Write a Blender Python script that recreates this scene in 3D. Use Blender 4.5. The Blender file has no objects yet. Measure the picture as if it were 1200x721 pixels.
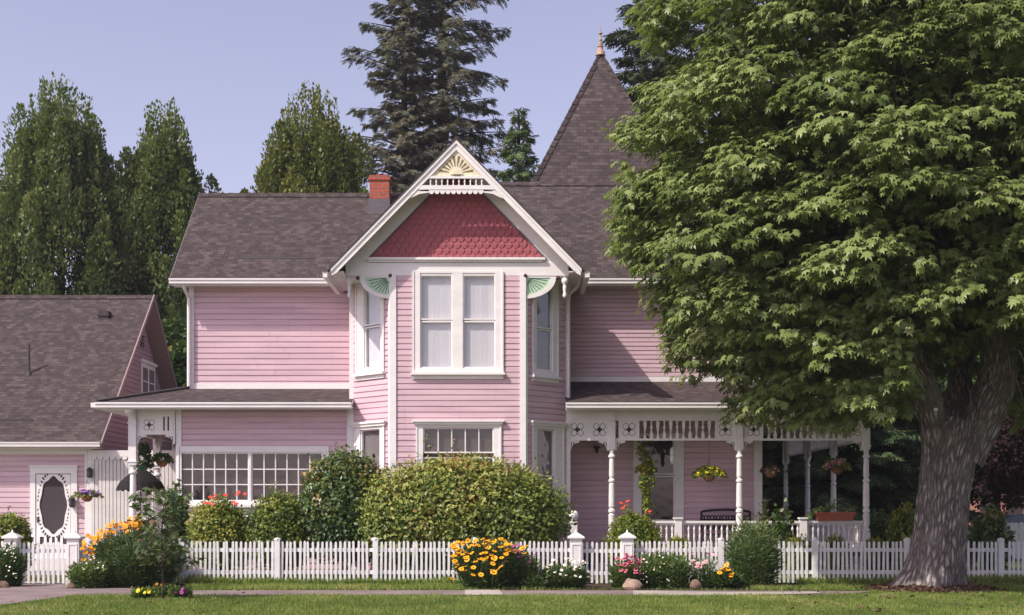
import bpy, math, random
import numpy as np
from mathutils import Vector, noise
random.seed(7); RS = np.random.RandomState(11)
SC = bpy.context.scene
COL = SC.collection
F = 1560.0; HY = 602.0; CH = 1.6          # focal length in photo pixels, horizon row, eye height

def wx(px, Y): return (px-600.0)*Y/F
def wz(py, Y): return CH+(HY-py)*Y/F

# ------------------------------------------------------------------ materials
def nmat(name):
    m = bpy.data.materials.new(name); m.use_nodes = True
    nt = m.node_tree; nt.nodes.clear()
    out = nt.nodes.new('ShaderNodeOutputMaterial')
    return m, nt, out
def L(nt, a, b): nt.links.new(a, b)
def principled(nt, col=(.5,.5,.5), rough=.6, spec=.4):
    b = nt.nodes.new('ShaderNodeBsdfPrincipled')
    b.inputs['Base Color'].default_value = (*col, 1); b.inputs['Roughness'].default_value = rough
    b.inputs['Specular IOR Level'].default_value = spec
    return b
def noise_node(nt, scale, detail=4, vec=None, rough=.55):
    n = nt.nodes.new('ShaderNodeTexNoise'); n.inputs['Scale'].default_value = scale
    n.inputs['Detail'].default_value = detail; n.inputs['Roughness'].default_value = rough
    if vec is not None: L(nt, vec, n.inputs['Vector'])
    return n
def ramp(nt, fac, stops):
    r = nt.nodes.new('ShaderNodeValToRGB'); L(nt, fac, r.inputs['Fac'])
    e = r.color_ramp.elements
    while len(e) < len(stops): e.new(.5)
    for el, (p, c) in zip(e, stops): el.position = p; el.color = (*c, 1) if len(c) == 3 else c
    return r
def mixc(nt, fac, a, b, mode='MIX'):
    m = nt.nodes.new('ShaderNodeMix'); m.data_type = 'RGBA'; m.blend_type = mode
    for s, v in ((0, fac), (6, a), (7, b)):
        if hasattr(v, 'is_linked') or hasattr(v, 'links'): L(nt, v, m.inputs[s])
        elif s == 0: m.inputs[s].default_value = v
        else: m.inputs[s].default_value = (*v, 1)
    return m.outputs[2]
def coords(nt, kind='Object', scale=(1,1,1)):
    t = nt.nodes.new('ShaderNodeTexCoord'); mp = nt.nodes.new('ShaderNodeMapping')
    mp.inputs['Scale'].default_value = scale; L(nt, t.outputs[kind], mp.inputs['Vector'])
    return mp.outputs['Vector']
def geo_pos(nt, scale=(1,1,1)):
    t = nt.nodes.new('ShaderNodeNewGeometry'); mp = nt.nodes.new('ShaderNodeMapping')
    mp.inputs['Scale'].default_value = scale; L(nt, t.outputs['Position'], mp.inputs['Vector'])
    return mp.outputs['Vector']
def bump(nt, h, strength=.3, dist=.02):
    b = nt.nodes.new('ShaderNodeBump'); b.inputs['Strength'].default_value = strength
    b.inputs['Distance'].default_value = dist; L(nt, h, b.inputs['Height']); return b.outputs['Normal']

def paint(name, c, var=.12, rough=.55, dirt=(.30,.27,.24), dirt_amt=.25, scale=1.6, stretch=(1,1,3), spec=.35):
    m, nt, out = nmat(name)
    v = geo_pos(nt, stretch)
    n1 = noise_node(nt, scale, 6, v); n2 = noise_node(nt, scale*9, 4, v)
    lo = tuple(x*(1-var) for x in c); hi = tuple(min(1, x*(1+var*.5)) for x in c)
    r = ramp(nt, n1.outputs['Fac'], [(.3, lo), (.7, hi)])
    d = ramp(nt, n2.outputs['Fac'], [(.56, (0,0,0)), (.8, (dirt_amt,)*3)])
    col = mixc(nt, d.outputs['Color'], r.outputs['Color'], dirt)
    if stretch[2] >= 5:                 # each board weathers a little differently
        vb = geo_pos(nt, (.45,.45,7.0)); nb2 = noise_node(nt, 1.0, 2, vb); rb = ramp(nt, nb2.outputs['Fac'], [(.35,(.86,.84,.85)),(.65,(1.06,1.05,1.05))]); col = mixc(nt, .8, col, rb.outputs['Color'], 'MULTIPLY')
        vs2 = geo_pos(nt, (5,5,.5)); ns2 = noise_node(nt, 1.3, 5, vs2); rs2 = ramp(nt, ns2.outputs['Fac'], [(.58,(0,0,0)),(.8,(.35,)*3)]); col = mixc(nt, rs2.outputs['Color'], col, tuple(x*.72 for x in c))
    b = principled(nt, c, rough, spec); L(nt, col, b.inputs['Base Color'])
    L(nt, bump(nt, n2.outputs['Fac'], .15, .004), b.inputs['Normal'])
    L(nt, b.outputs[0], out.inputs[0]); return m
def plain(name, c, rough=.5, spec=.4, metal=0):
    m, nt, out = nmat(name); v = geo_pos(nt); n = noise_node(nt, 14, 4, v)
    r = ramp(nt, n.outputs['Fac'], [(.3, tuple(x*.82 for x in c)), (.7, tuple(min(1, x*1.1) for x in c))])
    b = principled(nt, c, rough, spec); b.inputs['Metallic'].default_value = metal
    L(nt, r.outputs['Color'], b.inputs['Base Color']); L(nt, b.outputs[0], out.inputs[0]); return m
def leafmat(name, stops, trans=.3, rough=.45, spec=.4):
    """colour per leaf from the 'rnd' attribute, thin translucent leaf"""
    m, nt, out = nmat(name)
    a = nt.nodes.new('ShaderNodeAttribute'); a.attribute_name = 'rnd'
    v = geo_pos(nt); n = noise_node(nt, .9, 3, v)
    ad = nt.nodes.new('ShaderNodeMath'); ad.operation = 'MULTIPLY_ADD'
    L(nt, n.outputs['Fac'], ad.inputs[0]); ad.inputs[1].default_value = .7; 
    sb = nt.nodes.new('ShaderNodeMath'); sb.operation = 'SUBTRACT'; L(nt, a.outputs['Fac'], sb.inputs[0]); sb.inputs[1].default_value = .35
    L(nt, sb.outputs[0], ad.inputs[2])
    r = ramp(nt, ad.outputs[0], stops)
    b = principled(nt, (.1,.1,.1), rough, spec); L(nt, r.outputs['Color'], b.inputs['Base Color'])
    t = nt.nodes.new('ShaderNodeBsdfTranslucent')
    tc = mixc(nt, .5, r.outputs['Color'], (.22,.30,.03), 'MIX'); L(nt, tc, t.inputs['Color'])
    mx = nt.nodes.new('ShaderNodeMixShader'); mx.inputs[0].default_value = trans
    L(nt, b.outputs[0], mx.inputs[1]); L(nt, t.outputs[0], mx.inputs[2]); L(nt, mx.outputs[0], out.inputs[0]); return m

def shingle_mat(name, c1, c2, c3):
    m, nt, out = nmat(name)
    uv = coords(nt, 'UV')
    def brick(w, h, off, ca, cb, mort, msize, bias=0):
        b = nt.nodes.new('ShaderNodeTexBrick'); L(nt, uv, b.inputs['Vector'])
        b.offset = off; b.inputs['Scale'].default_value = 1
        b.inputs['Brick Width'].default_value = w; b.inputs['Row Height'].default_value = h
        b.inputs['Mortar Size'].default_value = msize; b.inputs['Mortar Smooth'].default_value = .3
        b.inputs['Bias'].default_value = bias
        b.inputs['Color1'].default_value = (*ca, 1); b.inputs['Color2'].default_value = (*cb, 1); b.inputs['Mortar'].default_value = (*mort, 1)
        return b
    b1 = brick(.21, .125, .5, c1, c2, tuple(x*.55 for x in c1), .006)
    b2 = brick(.16, .125, .37, (0,0,0), (1,1,1), (.5,.5,.5), .0)
    n = noise_node(nt, 1.1, 5, uv); n2 = noise_node(nt, 60, 3, uv)
    fac = ramp(nt, b2.outputs['Color'], [(.35, (0,0,0)), (.75, (.7,.7,.7))])
    c = mixc(nt, fac.outputs['Color'], b1.outputs['Color'], c3)
    c = mixc(nt, ramp(nt, n.outputs['Fac'], [(.35, (0,0,0)), (.75, (.35,)*3)]).outputs['Color'], c, tuple(x*.62 for x in c1))
    c = mixc(nt, .45, c, ramp(nt, n2.outputs['Fac'], [(.3, (.45,)*3), (.7, (1.0,)*3)]).outputs['Color'], 'MULTIPLY')
    # the course steps: height falls off within each row
    sep = nt.nodes.new('ShaderNodeSeparateXYZ'); L(nt, uv, sep.inputs[0])
    dv = nt.nodes.new('ShaderNodeMath'); dv.operation = 'DIVIDE'; L(nt, sep.outputs['Y'], dv.inputs[0]); dv.inputs[1].default_value = .125
    fr = nt.nodes.new('ShaderNodeMath'); fr.operation = 'FRACT'; L(nt, dv.outputs[0], fr.inputs[0])
    inv = nt.nodes.new('ShaderNodeMath'); inv.operation = 'SUBTRACT'; inv.inputs[0].default_value = 1; L(nt, fr.outputs[0], inv.inputs[1])
    ad = nt.nodes.new('ShaderNodeMath'); ad.operation = 'MULTIPLY_ADD'; L(nt, b2.outputs['Fac'], ad.inputs[0]); ad.inputs[1].default_value = .0; L(nt, inv.outputs[0], ad.inputs[2])
    b = principled(nt, c1, .9, .2); L(nt, c, b.inputs['Base Color'])
    L(nt, bump(nt, ad.outputs[0], .9, .012), b.inputs['Normal'])
    L(nt, b.outputs[0], out.inputs[0]); return m

M = {}
M['white'] = paint('white_paint', (.83,.80,.79), .07, .5, dirt_amt=.18)
M['white_fence'] = paint('white_fence_paint', (.78,.77,.77), .10, .55, dirt=(.35,.36,.28), dirt_amt=.30, scale=2.5)
M['white_dull'] = paint('aged_white_paint', (.72,.69,.68), .10, .6, dirt_amt=.25)
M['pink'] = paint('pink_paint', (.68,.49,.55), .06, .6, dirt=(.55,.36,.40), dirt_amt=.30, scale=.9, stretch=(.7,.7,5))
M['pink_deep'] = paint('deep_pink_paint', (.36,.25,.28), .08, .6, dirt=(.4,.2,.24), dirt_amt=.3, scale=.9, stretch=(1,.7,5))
M['red'] = paint('red_scale_paint', (.36,.095,.112), .12, .6, dirt=(.30,.07,.09), dirt_amt=.4, scale=4, stretch=(1,1,1))
M['shingle'] = shingle_mat('asphalt_shingles', (.080,.060,.060), (.132,.103,.099), (.050,.038,.041))
M['dark_trim'] = plain('dark_drip_edge', (.05,.042,.045), .7)
M['cream'] = plain('cream_paint', (.80,.73,.54), .6)
M['olive'] = plain('olive_paint', (.22,.17,.07), .7)
M['green'] = plain('mint_green_paint', (.50,.68,.50), .6)
M['green_dark'] = plain('deep_green_slots', (.10,.20,.13), .8)
M['burgundy'] = plain('burgundy_paint', (.10,.025,.04), .4)
M['gap'] = plain('dark_inlay', (.05,.035,.04), .9)  # dark inlays stand in for the shade seen through cut-outs
M['flash'] = plain('grey_flashing', (.13,.115,.13), .55)
M['copper'] = plain('aged_copper', (.42,.27,.18), .5)
M['rake'] = plain('brown_mauve_paint', (.30,.225,.225), .7)
M['black_iron'] = plain('black_iron', (.018,.014,.018), .45)
M['dark_room'] = plain('room_plaster', (.16,.14,.13), .8)
M['lantern'] = plain('lantern_metal', (.04,.035,.04), .4)
M['terracotta'] = plain('terracotta', (.42,.13,.075), .7)
M['coir'] = plain('coir_fibre', (.28,.14,.07), .95)
M['pot_green'] = plain('green_pot', (.03,.12,.07), .45)
M['wood'] = plain('brown_wood', (.13,.07,.045), .7)
M['umbrella'] = plain('dark_canvas', (.012,.010,.010), .9)
M['plaque'] = plain('grey_plaque', (.22,.19,.21), .6)

def curtain_mat(name, c):
    m, nt, out = nmat(name); v = geo_pos(nt, (1,1,.05)); n = noise_node(nt, 2.2, 3, v)
    r = ramp(nt, n.outputs['Fac'], [(.3, tuple(x*.84 for x in c)), (.7, c)])
    b = principled(nt, c, .9, .1); L(nt, r.outputs['Color'], b.inputs['Base Color']); L(nt, b.outputs[0], out.inputs[0]); return m
M['curtain'] = curtain_mat('sheer_curtain', (.78,.76,.79)); M['drape'] = curtain_mat('shade_toned_drape', (.25,.22,.22)); M['dark_inside'] = curtain_mat('dark_interior_sheet', (.12,.10,.10))  # drape and dark sheet carry the shade of unlit rooms in their colour

def glass_mat(name, tint=(.93,.94,.94), refl=.08):
    m, nt, out = nmat(name)
    t = nt.nodes.new('ShaderNodeBsdfTransparent'); t.inputs[0].default_value = (*tint, 1)
    g = nt.nodes.new('ShaderNodeBsdfGlossy'); g.inputs['Roughness'].default_value = .02; g.inputs[0].default_value = (.9,.9,.95,1)
    v = geo_pos(nt); n = noise_node(nt, 1.7, 2, v); L(nt, bump(nt, n.outputs['Fac'], .12, .05), g.inputs['Normal'])
    lw = nt.nodes.new('ShaderNodeLayerWeight'); lw.inputs['Blend'].default_value = .5
    ad = nt.nodes.new('ShaderNodeMath'); ad.operation = 'ADD'; ad.use_clamp = True
    pw = nt.nodes.new('ShaderNodeMath'); pw.operation = 'POWER'; L(nt, lw.outputs['Facing'], pw.inputs[0]); pw.inputs[1].default_value = 3.0; L(nt, pw.outputs[0], ad.inputs[0]); ad.inputs[1].default_value = refl
    mx = nt.nodes.new('ShaderNodeMixShader'); L(nt, ad.outputs[0], mx.inputs[0])
    L(nt, t.outputs[0], mx.inputs[1]); L(nt, g.outputs[0], mx.inputs[2]); L(nt, mx.outputs[0], out.inputs[0]); return m
M['glass'] = glass_mat('window_glass')

def screen_mat():
    m, nt, out = nmat('insect_screen'); t = nt.nodes.new('ShaderNodeBsdfTransparent'); d = nt.nodes.new('ShaderNodeBsdfDiffuse'); d.inputs[0].default_value = (.13,.11,.12,1)
    mx = nt.nodes.new('ShaderNodeMixShader'); mx.inputs[0].default_value = .6; L(nt, t.outputs[0], mx.inputs[1]); L(nt, d.outputs[0], mx.inputs[2]); L(nt, mx.outputs[0], out.inputs[0]); return m
M['screen'] = screen_mat()
def brick_mat():
    m, nt, out = nmat('red_brick'); uv = coords(nt, 'UV')
    b = nt.nodes.new('ShaderNodeTexBrick'); L(nt, uv, b.inputs['Vector']); b.inputs['Scale'].default_value = 1
    b.inputs['Brick Width'].default_value = .24; b.inputs['Row Height'].default_value = .09; b.inputs['Mortar Size'].default_value = .012
    b.inputs['Color1'].default_value = (.50,.10,.055,1); b.inputs['Color2'].default_value = (.38,.085,.05,1); b.inputs['Mortar'].default_value = (.27,.20,.17,1)
    n = noise_node(nt, 9, 4, uv)
    c = mixc(nt, .35, b.outputs['Color'], ramp(nt, n.outputs['Fac'], [(.3,(.4,.4,.4)),(.7,(1.2,1.1,1.1))]).outputs['Color'], 'MULTIPLY')
    p = principled(nt, (.4,.1,.05), .85, .2); L(nt, c, p.inputs['Base Color'])
    inv = nt.nodes.new('ShaderNodeMath'); inv.operation='SUBTRACT'; inv.inputs[0].default_value = 1; L(nt, b.outputs['Fac'], inv.inputs[1])
    L(nt, bump(nt, inv.outputs[0], .8, .01), p.inputs['Normal']); L(nt, p.outputs[0], out.inputs[0]); return m
M['brick'] = brick_mat()

def bark_mat(name, a, b_, stretch=(9,9,2.2), lich=(.22,.21,.18), amt=.55):
    m, nt, out = nmat(name); v = coords(nt, 'UV', (1,1,1))
    vo = nt.nodes.new('ShaderNodeTexVoronoi'); vo.feature = 'DISTANCE_TO_EDGE'
    mp = nt.nodes.new('ShaderNodeMapping'); mp.inputs['Scale'].default_value = (stretch[0], stretch[2], 1)
    nz = noise_node(nt, 3.0, 4, v); 
    wv = mixc(nt, .16, v, nz.outputs['Color'], 'ADD'); L(nt, wv, mp.inputs['Vector']); L(nt, mp.outputs[0], vo.inputs['Vector']); vo.inputs['Scale'].default_value = 1
    r = ramp(nt, vo.outputs['Distance'], [(.0, tuple(x*.42 for x in a)), (.14, tuple(x*.8 for x in a)), (.42, b_)])
    p3 = geo_pos(nt); n = noise_node(nt, 2.2, 6, p3); n3 = noise_node(nt, 25, 4, p3)
    c = mixc(nt, ramp(nt, n.outputs['Fac'], [(.48,(0,0,0)),(.72,(amt,)*3)]).outputs['Color'], r.outputs['Color'], lich)
    c = mixc(nt, .4, c, ramp(nt, n3.outputs['Fac'], [(.3,(.5,)*3),(.7,(1,1,1))]).outputs['Color'], 'MULTIPLY')
    p = principled(nt, a, .9, .15); L(nt, c, p.inputs['Base Color'])
    cl = nt.nodes.new('ShaderNodeClamp'); L(nt, vo.outputs['Distance'], cl.inputs[0]); cl.inputs['Max'].default_value = .3
    ad = nt.nodes.new('ShaderNodeMath'); ad.operation='MULTIPLY_ADD'; L(nt, n3.outputs['Fac'], ad.inputs[0]); ad.inputs[1].default_value=.25; L(nt, cl.outputs[0], ad.inputs[2])
    L(nt, bump(nt, ad.outputs[0], 1.0, .10), p.inputs['Normal']); L(nt, p.outputs[0], out.inputs[0]); return m
M['maple_bark'] = bark_mat('maple_bark', (.25,.215,.20), (.50,.45,.43), (13,13,3.0), (.33,.31,.28), .6)
M['bark'] = bark_mat('tree_bark', (.07,.05,.04), (.13,.10,.08), (9,9,2))
M['stem'] = plain('green_stem', (.07,.11,.03), .7)

M['maple'] = leafmat('maple_leaf', [(.0,(.095,.145,.038)),(.38,(.175,.230,.068)),(.75,(.28,.345,.12)),(1,(.42,.46,.20))], .33, .40, .5)
M['hornbeam'] = leafmat('hornbeam_leaf', [(0,(.048,.085,.022)),(.5,(.115,.170,.045)),(1,(.25,.28,.085))], .25)
M['hornbeam_b'] = leafmat('hornbeam_leaf_yellowed', [(0,(.055,.082,.016)),(.5,(.115,.145,.026)),(1,(.25,.24,.05))], .25)
M['spruce'] = leafmat('spruce_needles', [(0,(.085,.098,.070)),(.5,(.15,.155,.108)),(1,(.26,.215,.15))], .08, .6, .2)
M['fir'] = leafmat('fir_needles', [(0,(.024,.042,.026)),(.5,(.045,.070,.038)),(1,(.085,.115,.055))], .08, .6, .2)
M['fir_lifted'] = leafmat('fir_needles_lightened', [(0,(.04,.075,.035)),(.5,(.075,.12,.055)),(1,(.13,.18,.08))], .12, .6, .2)  # fir colours lightened to offset the shade of maple and porch
M['cedar'] = leafmat('cedar_foliage', [(0,(.05,.10,.035)),(.5,(.09,.15,.05)),(1,(.15,.21,.07))], .15, .6, .2)
M['plum'] = leafmat('purple_leaf', [(0,(.022,.010,.014)),(.5,(.042,.018,.022)),(1,(.075,.045,.035))], .12, .7, .15)
M['bush_y'] = leafmat('yellow_green_leaf', [(0,(.045,.09,.014)),(.4,(.12,.18,.022)),(.75,(.25,.28,.035)),(1,(.36,.33,.06))], .25)
M['bush_big'] = leafmat('yellow_tipped_leaf', [(0,(.055,.098,.020)),(.35,(.12,.18,.032)),(.66,(.27,.31,.06)),(.93,(.38,.38,.09)),(1,(.30,.14,.05))], .22)
M['bush_g'] = leafmat('glossy_green_leaf', [(0,(.028,.064,.016)),(.5,(.060,.115,.026)),(.85,(.12,.18,.045)),(1,(.26,.17,.04))], .2, .38, .5)
M['grassy'] = leafmat('feathery_green_leaf', [(0,(.060,.11,.032)),(.5,(.11,.175,.055)),(1,(.20,.26,.09))], .25)
M['herb'] = leafmat('soft_green_leaf', [(0,(.05,.10,.025)),(.5,(.10,.17,.035)),(1,(.19,.26,.07))], .3)
M['dark_herb'] = leafmat('dark_green_leaf', [(0,(.032,.066,.020)),(.5,(.062,.115,.034)),(1,(.12,.18,.055))], .2)
M['red_herb'] = leafmat('reddish_leaf', [(0,(.06,.06,.025)),(.5,(.11,.07,.04)),(1,(.17,.09,.06))], .25)
M['basket_leaf'] = leafmat('trailing_leaf', [(0,(.06,.12,.02)),(.5,(.13,.20,.03)),(1,(.42,.42,.04))], .35)
def petal(name, c): return leafmat(name, [(0, tuple(x*.75 for x in c)), (1, c)], .25, .6, .2)
M['p_yellow'] = plain('golden_petal', (.90,.43,.01), .6); M['p_orange'] = plain('orange_petal', (.75,.20,.02), .6)
M['p_lemon'] = plain('lemon_petal', (.75,.62,.03), .6); M['p_white'] = plain('white_petal', (.80,.78,.70), .6)
M['p_pink'] = plain('rose_pink_petal', (.62,.13,.22), .6); M['p_magenta'] = plain('magenta_petal', (.42,.05,.36), .6)
M['p_purple'] = plain('purple_petal', (.22,.08,.42), .6); M['p_red'] = plain('scarlet_petal', (.70,.06,.03), .6)
M['p_blush'] = plain('blush_petal', (.75,.42,.45), .6)
M['eye'] = plain('brown_flower_eye', (.035,.015,.008), .9); M['eye_y'] = plain('yellow_flower_eye', (.6,.35,.03), .9)
M['grass'] = leafmat('grass_blade', [(0,(.11,.17,.036)),(.45,(.21,.285,.062)),(.8,(.34,.37,.11)),(1,(.47,.42,.20))], .35, .6, .2)
# ------------------------------------------------------------------ mesh helpers
def tag(o, label=None, cat=None, group=None, kind=None):
    if label: o['label'] = label
    if cat: o['category'] = cat
    if group: o['group'] = group
    if kind: o['kind'] = kind
    return o
def empty(name, loc, label=None, cat=None, group=None, kind=None):
    o = bpy.data.objects.new(name, None); o.empty_display_size = .2; o.location = loc
    COL.objects.link(o); return tag(o, label, cat, group, kind)
def put(name, me, parent=None, loc=(0,0,0)):
    o = bpy.data.objects.new(name, me); COL.objects.link(o)
    if parent is not None:
        o.parent = parent
        if parent.type == 'EMPTY' and parent.parent is None:      # mesh data are in world coordinates
            o.location = Vector(loc)-parent.location
        else: o.location = Vector(loc)
    else: o.location = loc
    return o
class Plane:
    """vertical wall plane: origin on the ground, u to the right seen from outside, n outward"""
    def __init__(s, x0, y0, x1, y1):
        s.O = Vector((x0, y0, 0)); d = Vector((x1-x0, y1-y0, 0)); s.len = d.length; s.u = d.normalized()
        s.n = Vector((s.u.y, -s.u.x, 0))
    def p(s, u, z, d=0): return s.O+s.u*u+Vector((0,0,z))+s.n*d
    def U(s, px):
        a = (px-600)/F; return (a*s.O.y-s.O.x)/(s.u.x-a*s.u.y)
    def Z(s, py, u=0): return CH+(HY-py)*(s.O.y+s.u.y*u)/F
class MB:
    def __init__(s): s.v = []; s.f = []; s.m = []; s.uv = None
    def add(s, vs, fs, mi=0):
        b = len(s.v); s.v += [tuple(v) for v in vs]; s.f += [tuple(b+i for i in f) for f in fs]; s.m += [mi]*len(fs)
    BF = [(0,3,2,1),(4,5,6,7),(0,1,5,4),(1,2,6,5),(2,3,7,6),(3,0,4,7)]
    def box(s, x0, x1, y0, y1, z0, z1, mi=0):
        s.add([(x0,y0,z0),(x1,y0,z0),(x1,y1,z0),(x0,y1,z0),(x0,y0,z1),(x1,y0,z1),(x1,y1,z1),(x0,y1,z1)], s.BF, mi)
    def pbox(s, P, u0, u1, z0, z1, d0, d1, mi=0):
        s.add([P.p(u0,z0,d1),P.p(u1,z0,d1),P.p(u1,z0,d0),P.p(u0,z0,d0),P.p(u0,z1,d1),P.p(u1,z1,d1),P.p(u1,z1,d0),P.p(u0,z1,d0)], s.BF, mi)
    def pprism(s, P, poly, d0, d1, mi=0):
        n = len(poly); vs = [P.p(u,z,d1) for u,z in poly]+[P.p(u,z,d0) for u,z in poly]
        s.add(vs, [tuple(range(n)), tuple(range(2*n-1, n-1, -1))]+[(i, n+i, n+(i+1)%n, (i+1)%n) for i in range(n)], mi)
    def prism(s, poly, z0, z1, mi=0):
        n = len(poly); vs = [(x,y,z1) for x,y in poly]+[(x,y,z0) for x,y in poly]
        s.add(vs, [tuple(range(n)), tuple(range(2*n-1, n-1, -1))]+[(i, n+i, n+(i+1)%n, (i+1)%n) for i in range(n)], mi)
    def slab(s, poly, t, mi_top=0, mi_side=1):
        """poly: 3d top outline (ccw from above); sinks by t"""
        n = len(poly); vs = [tuple(p) for p in poly]+[(p[0],p[1],p[2]-t) for p in poly]
        s.add(vs, [tuple(range(n))], mi_top)
        s.add(vs, [tuple(range(2*n-1, n-1, -1))]+[(i, n+i, n+(i+1)%n, (i+1)%n) for i in range(n)], mi_side)
    def lathe(s, prof, c, n=10, mi=0, ax=None, sx=1, sy=1):
        b = len(s.v); cx, cy, cz = c
        for r, z in prof:
            for k in range(n):
                a = 2*math.pi*k/n; s.v.append((cx+r*sx*math.cos(a), cy+r*sy*math.sin(a), cz+z))
        m = len(prof)
        for i in range(m-1):
            for k in range(n):
                s.f.append((b+i*n+k, b+i*n+(k+1)%n, b+(i+1)*n+(k+1)%n, b+(i+1)*n+k)); s.m.append(mi)
        s.f.append(tuple(b+k for k in range(n-1,-1,-1))); s.m.append(mi)
        s.f.append(tuple(b+(m-1)*n+k for k in range(n))); s.m.append(mi)
    def ball(s, c, r, n=10, mi=0, sz=1):
        k = 6; s.lathe([(r*math.sin(math.pi*max(.06,min(k-.06,i))/k), -r*sz*math.cos(math.pi*i/k)) for i in range(k+1)], c, n, mi)
    def tube(s, pts, rad, n=6, mi=0, wob=0, seed=0):
        pts = [Vector(p) for p in pts]; b = len(s.v); m = len(pts)
        if not hasattr(rad, '__len__'): rad = [rad]*m
        ref = Vector((0,1,0)) if abs((pts[-1]-pts[0]).normalized().y) < .8 else Vector((1,0,0))
        for i, p in enumerate(pts):
            t = (pts[min(i+1,m-1)]-pts[max(i-1,0)]).normalized()
            a = t.cross(ref).normalized(); c = t.cross(a).normalized()
            for k in range(n):
                an = 2*math.pi*k/n; d = a*math.cos(an)+c*math.sin(an); r = rad[i]
                if wob: r *= 1+wob*noise.noise(Vector((d.x*2+seed, d.y*2, p.z*.6+p.x*.3)))
                s.v.append(tuple(p+d*r))
        for i in range(m-1):
            for k in range(n):
                s.f.append((b+i*n+k, b+(i+1)*n+k, b+(i+1)*n+(k+1)%n, b+i*n+(k+1)%n)); s.m.append(mi)
        s.f.append(tuple(b+k for k in range(n))); s.m.append(mi)
        s.f.append(tuple(b+(m-1)*n+k for k in range(n-1,-1,-1))); s.m.append(mi)
    def mesh(s, name, mats, smooth=False, uv=None):
        me = bpy.data.meshes.new(name); me.from_pydata(s.v, [], s.f)
        if not isinstance(mats, (list, tuple)): mats = [mats]
        for m in mats: me.materials.append(m)
        if len(mats) > 1:
            me.polygons.foreach_set('material_index', [min(i, len(mats)-1) for i in s.m])
        if smooth: me.polygons.foreach_set('use_smooth', [True]*len(s.f))
        if uv == 'roof': roof_uv(me)
        elif uv == 'box': box_uv(me)
        me.update(); return me
    def build(s, name, mats, parent=None, smooth=False, uv=None):
        return put(name, s.mesh(name, mats, smooth, uv), parent)
def roof_uv(me):
    me.update(); lay = me.uv_layers.new(name='UVMap')
    for p in me.polygons:
        n = p.normal; h = Vector((n.x, n.y, 0))
        if h.length < 1e-3: h = Vector((0,-1,0))
        h.normalize(); ud = Vector((-h.y, h.x, 0)); vd = n.cross(ud).normalized()
        for li in p.loop_indices:
            co = me.vertices[me.loops[li].vertex_index].co; lay.data[li].uv = (co.dot(ud)+50, co.dot(vd)+50)
def box_uv(me):
    me.update(); lay = me.uv_layers.new(name='UVMap')
    for p in me.polygons:
        n = p.normal
        for li in p.loop_indices:
            co = me.vertices[me.loops[li].vertex_index].co
            lay.data[li].uv = (co.y+.3, co.z) if abs(n.x) > .7 else ((co.x, co.z) if abs(n.y) > .7 else (co.x, co.y))

# leaves -------------------------------------------------------------
T_LEAF = (np.array([(0,0,0),(.30,.45,.08),(0,1,-.06),(-.30,.45,.08)]), [(0,1,2),(0,2,3)])
T_WIDE = (np.array([(0,0,0),(.36,.28,.07),(.30,.70,.05),(0,1,-.1),(-.30,.70,.05),(-.36,.28,.07)]), [(0,1,2),(0,2,3),(0,3,4),(0,4,5)])
_half = [(.26,-.05,-.06),(.24,.17,.02),(.60,.30,-.16),(.27,.47,.02),(.40,.80,-.16),(.14,.70,.0)]
_out = [(0,0,0)]+_half+[(0,1.08,-.26)]+[(-x,y,z) for x,y,z in _half[::-1]]
T_MAPLE = (np.array([(0,.38,.04)]+_out), [(0,i+1,(i+1)%14+1) for i in range(14)])
_f = []; _ft = []
for (bx, by, dx, dy, w) in [(0,0,0,1,.09),(0,.15,.42,.35,.07),(0,.15,-.42,.35,.07),(0,.4,.34,.35,.06),(0,.4,-.34,.35,.06),(0,.65,.2,.28,.05),(0,.65,-.2,.28,.05)]:
    l = math.hypot(dx,dy); nx, ny = -dy/l*w, dx/l*w; b = len(_f)
    _f += [(bx,by,0),(bx+dx*.5+nx,by+dy*.5+ny,.03),(bx+dx,by+dy,-.06),(bx+dx*.5-nx,by+dy*.5-ny,.03)]; _ft += [(b,b+1,b+2),(b,b+2,b+3)]
T_FERN = (np.array(_f), _ft)
T_BLADE = (np.array([(-.035,0,0),(.035,0,0),(.022,.6,.06),(0,1,.22),(-.022,.6,.06)]), [(0,1,2),(0,2,4),(4,2,3)])

def unit(a): return a/np.maximum(np.linalg.norm(a, axis=1, keepdims=True), 1e-9)
def leaves(name, P, D, N, S, tmpl, mat, parent=None, rnd=None, loc=(0,0,0)):
    P = np.asarray(P, float); n = len(P); V, T = tmpl; k = len(V)
    D = unit(np.asarray(D, float)); X = unit(np.cross(D, N)); Nn = np.cross(X, D)
    S = np.asarray(S, float).reshape(-1,1,1)*np.ones((n,1,1))
    W = P[:,None,:]+S*(V[None,:,0:1]*X[:,None,:]+V[None,:,1:2]*D[:,None,:]+V[None,:,2:3]*Nn[:,None,:])
    tri = (np.asarray(T)[None]+(np.arange(n)*k)[:,None,None]).reshape(-1,3)
    me = bpy.data.meshes.new(name); nt = len(tri)
    me.vertices.add(n*k); me.vertices.foreach_set('co', W.reshape(-1).astype(np.float32))
    me.loops.add(nt*3); me.loops.foreach_set('vertex_index', tri.reshape(-1).astype(np.int32))
    me.polygons.add(nt); me.polygons.foreach_set('loop_start', np.arange(0, nt*3, 3, dtype=np.int32))
    me.polygons.foreach_set('loop_total', np.full(nt, 3, dtype=np.int32))
    if rnd is None: rnd = RS.rand(n)
    at = me.attributes.new('rnd', 'FLOAT', 'POINT'); at.data.foreach_set('value', np.repeat(rnd, k).astype(np.float32))
    me.materials.append(mat); me.update(calc_edges=True)
    return put(name, me, parent, loc)
def rvec(n): return unit(RS.normal(size=(n,3)))

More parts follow.
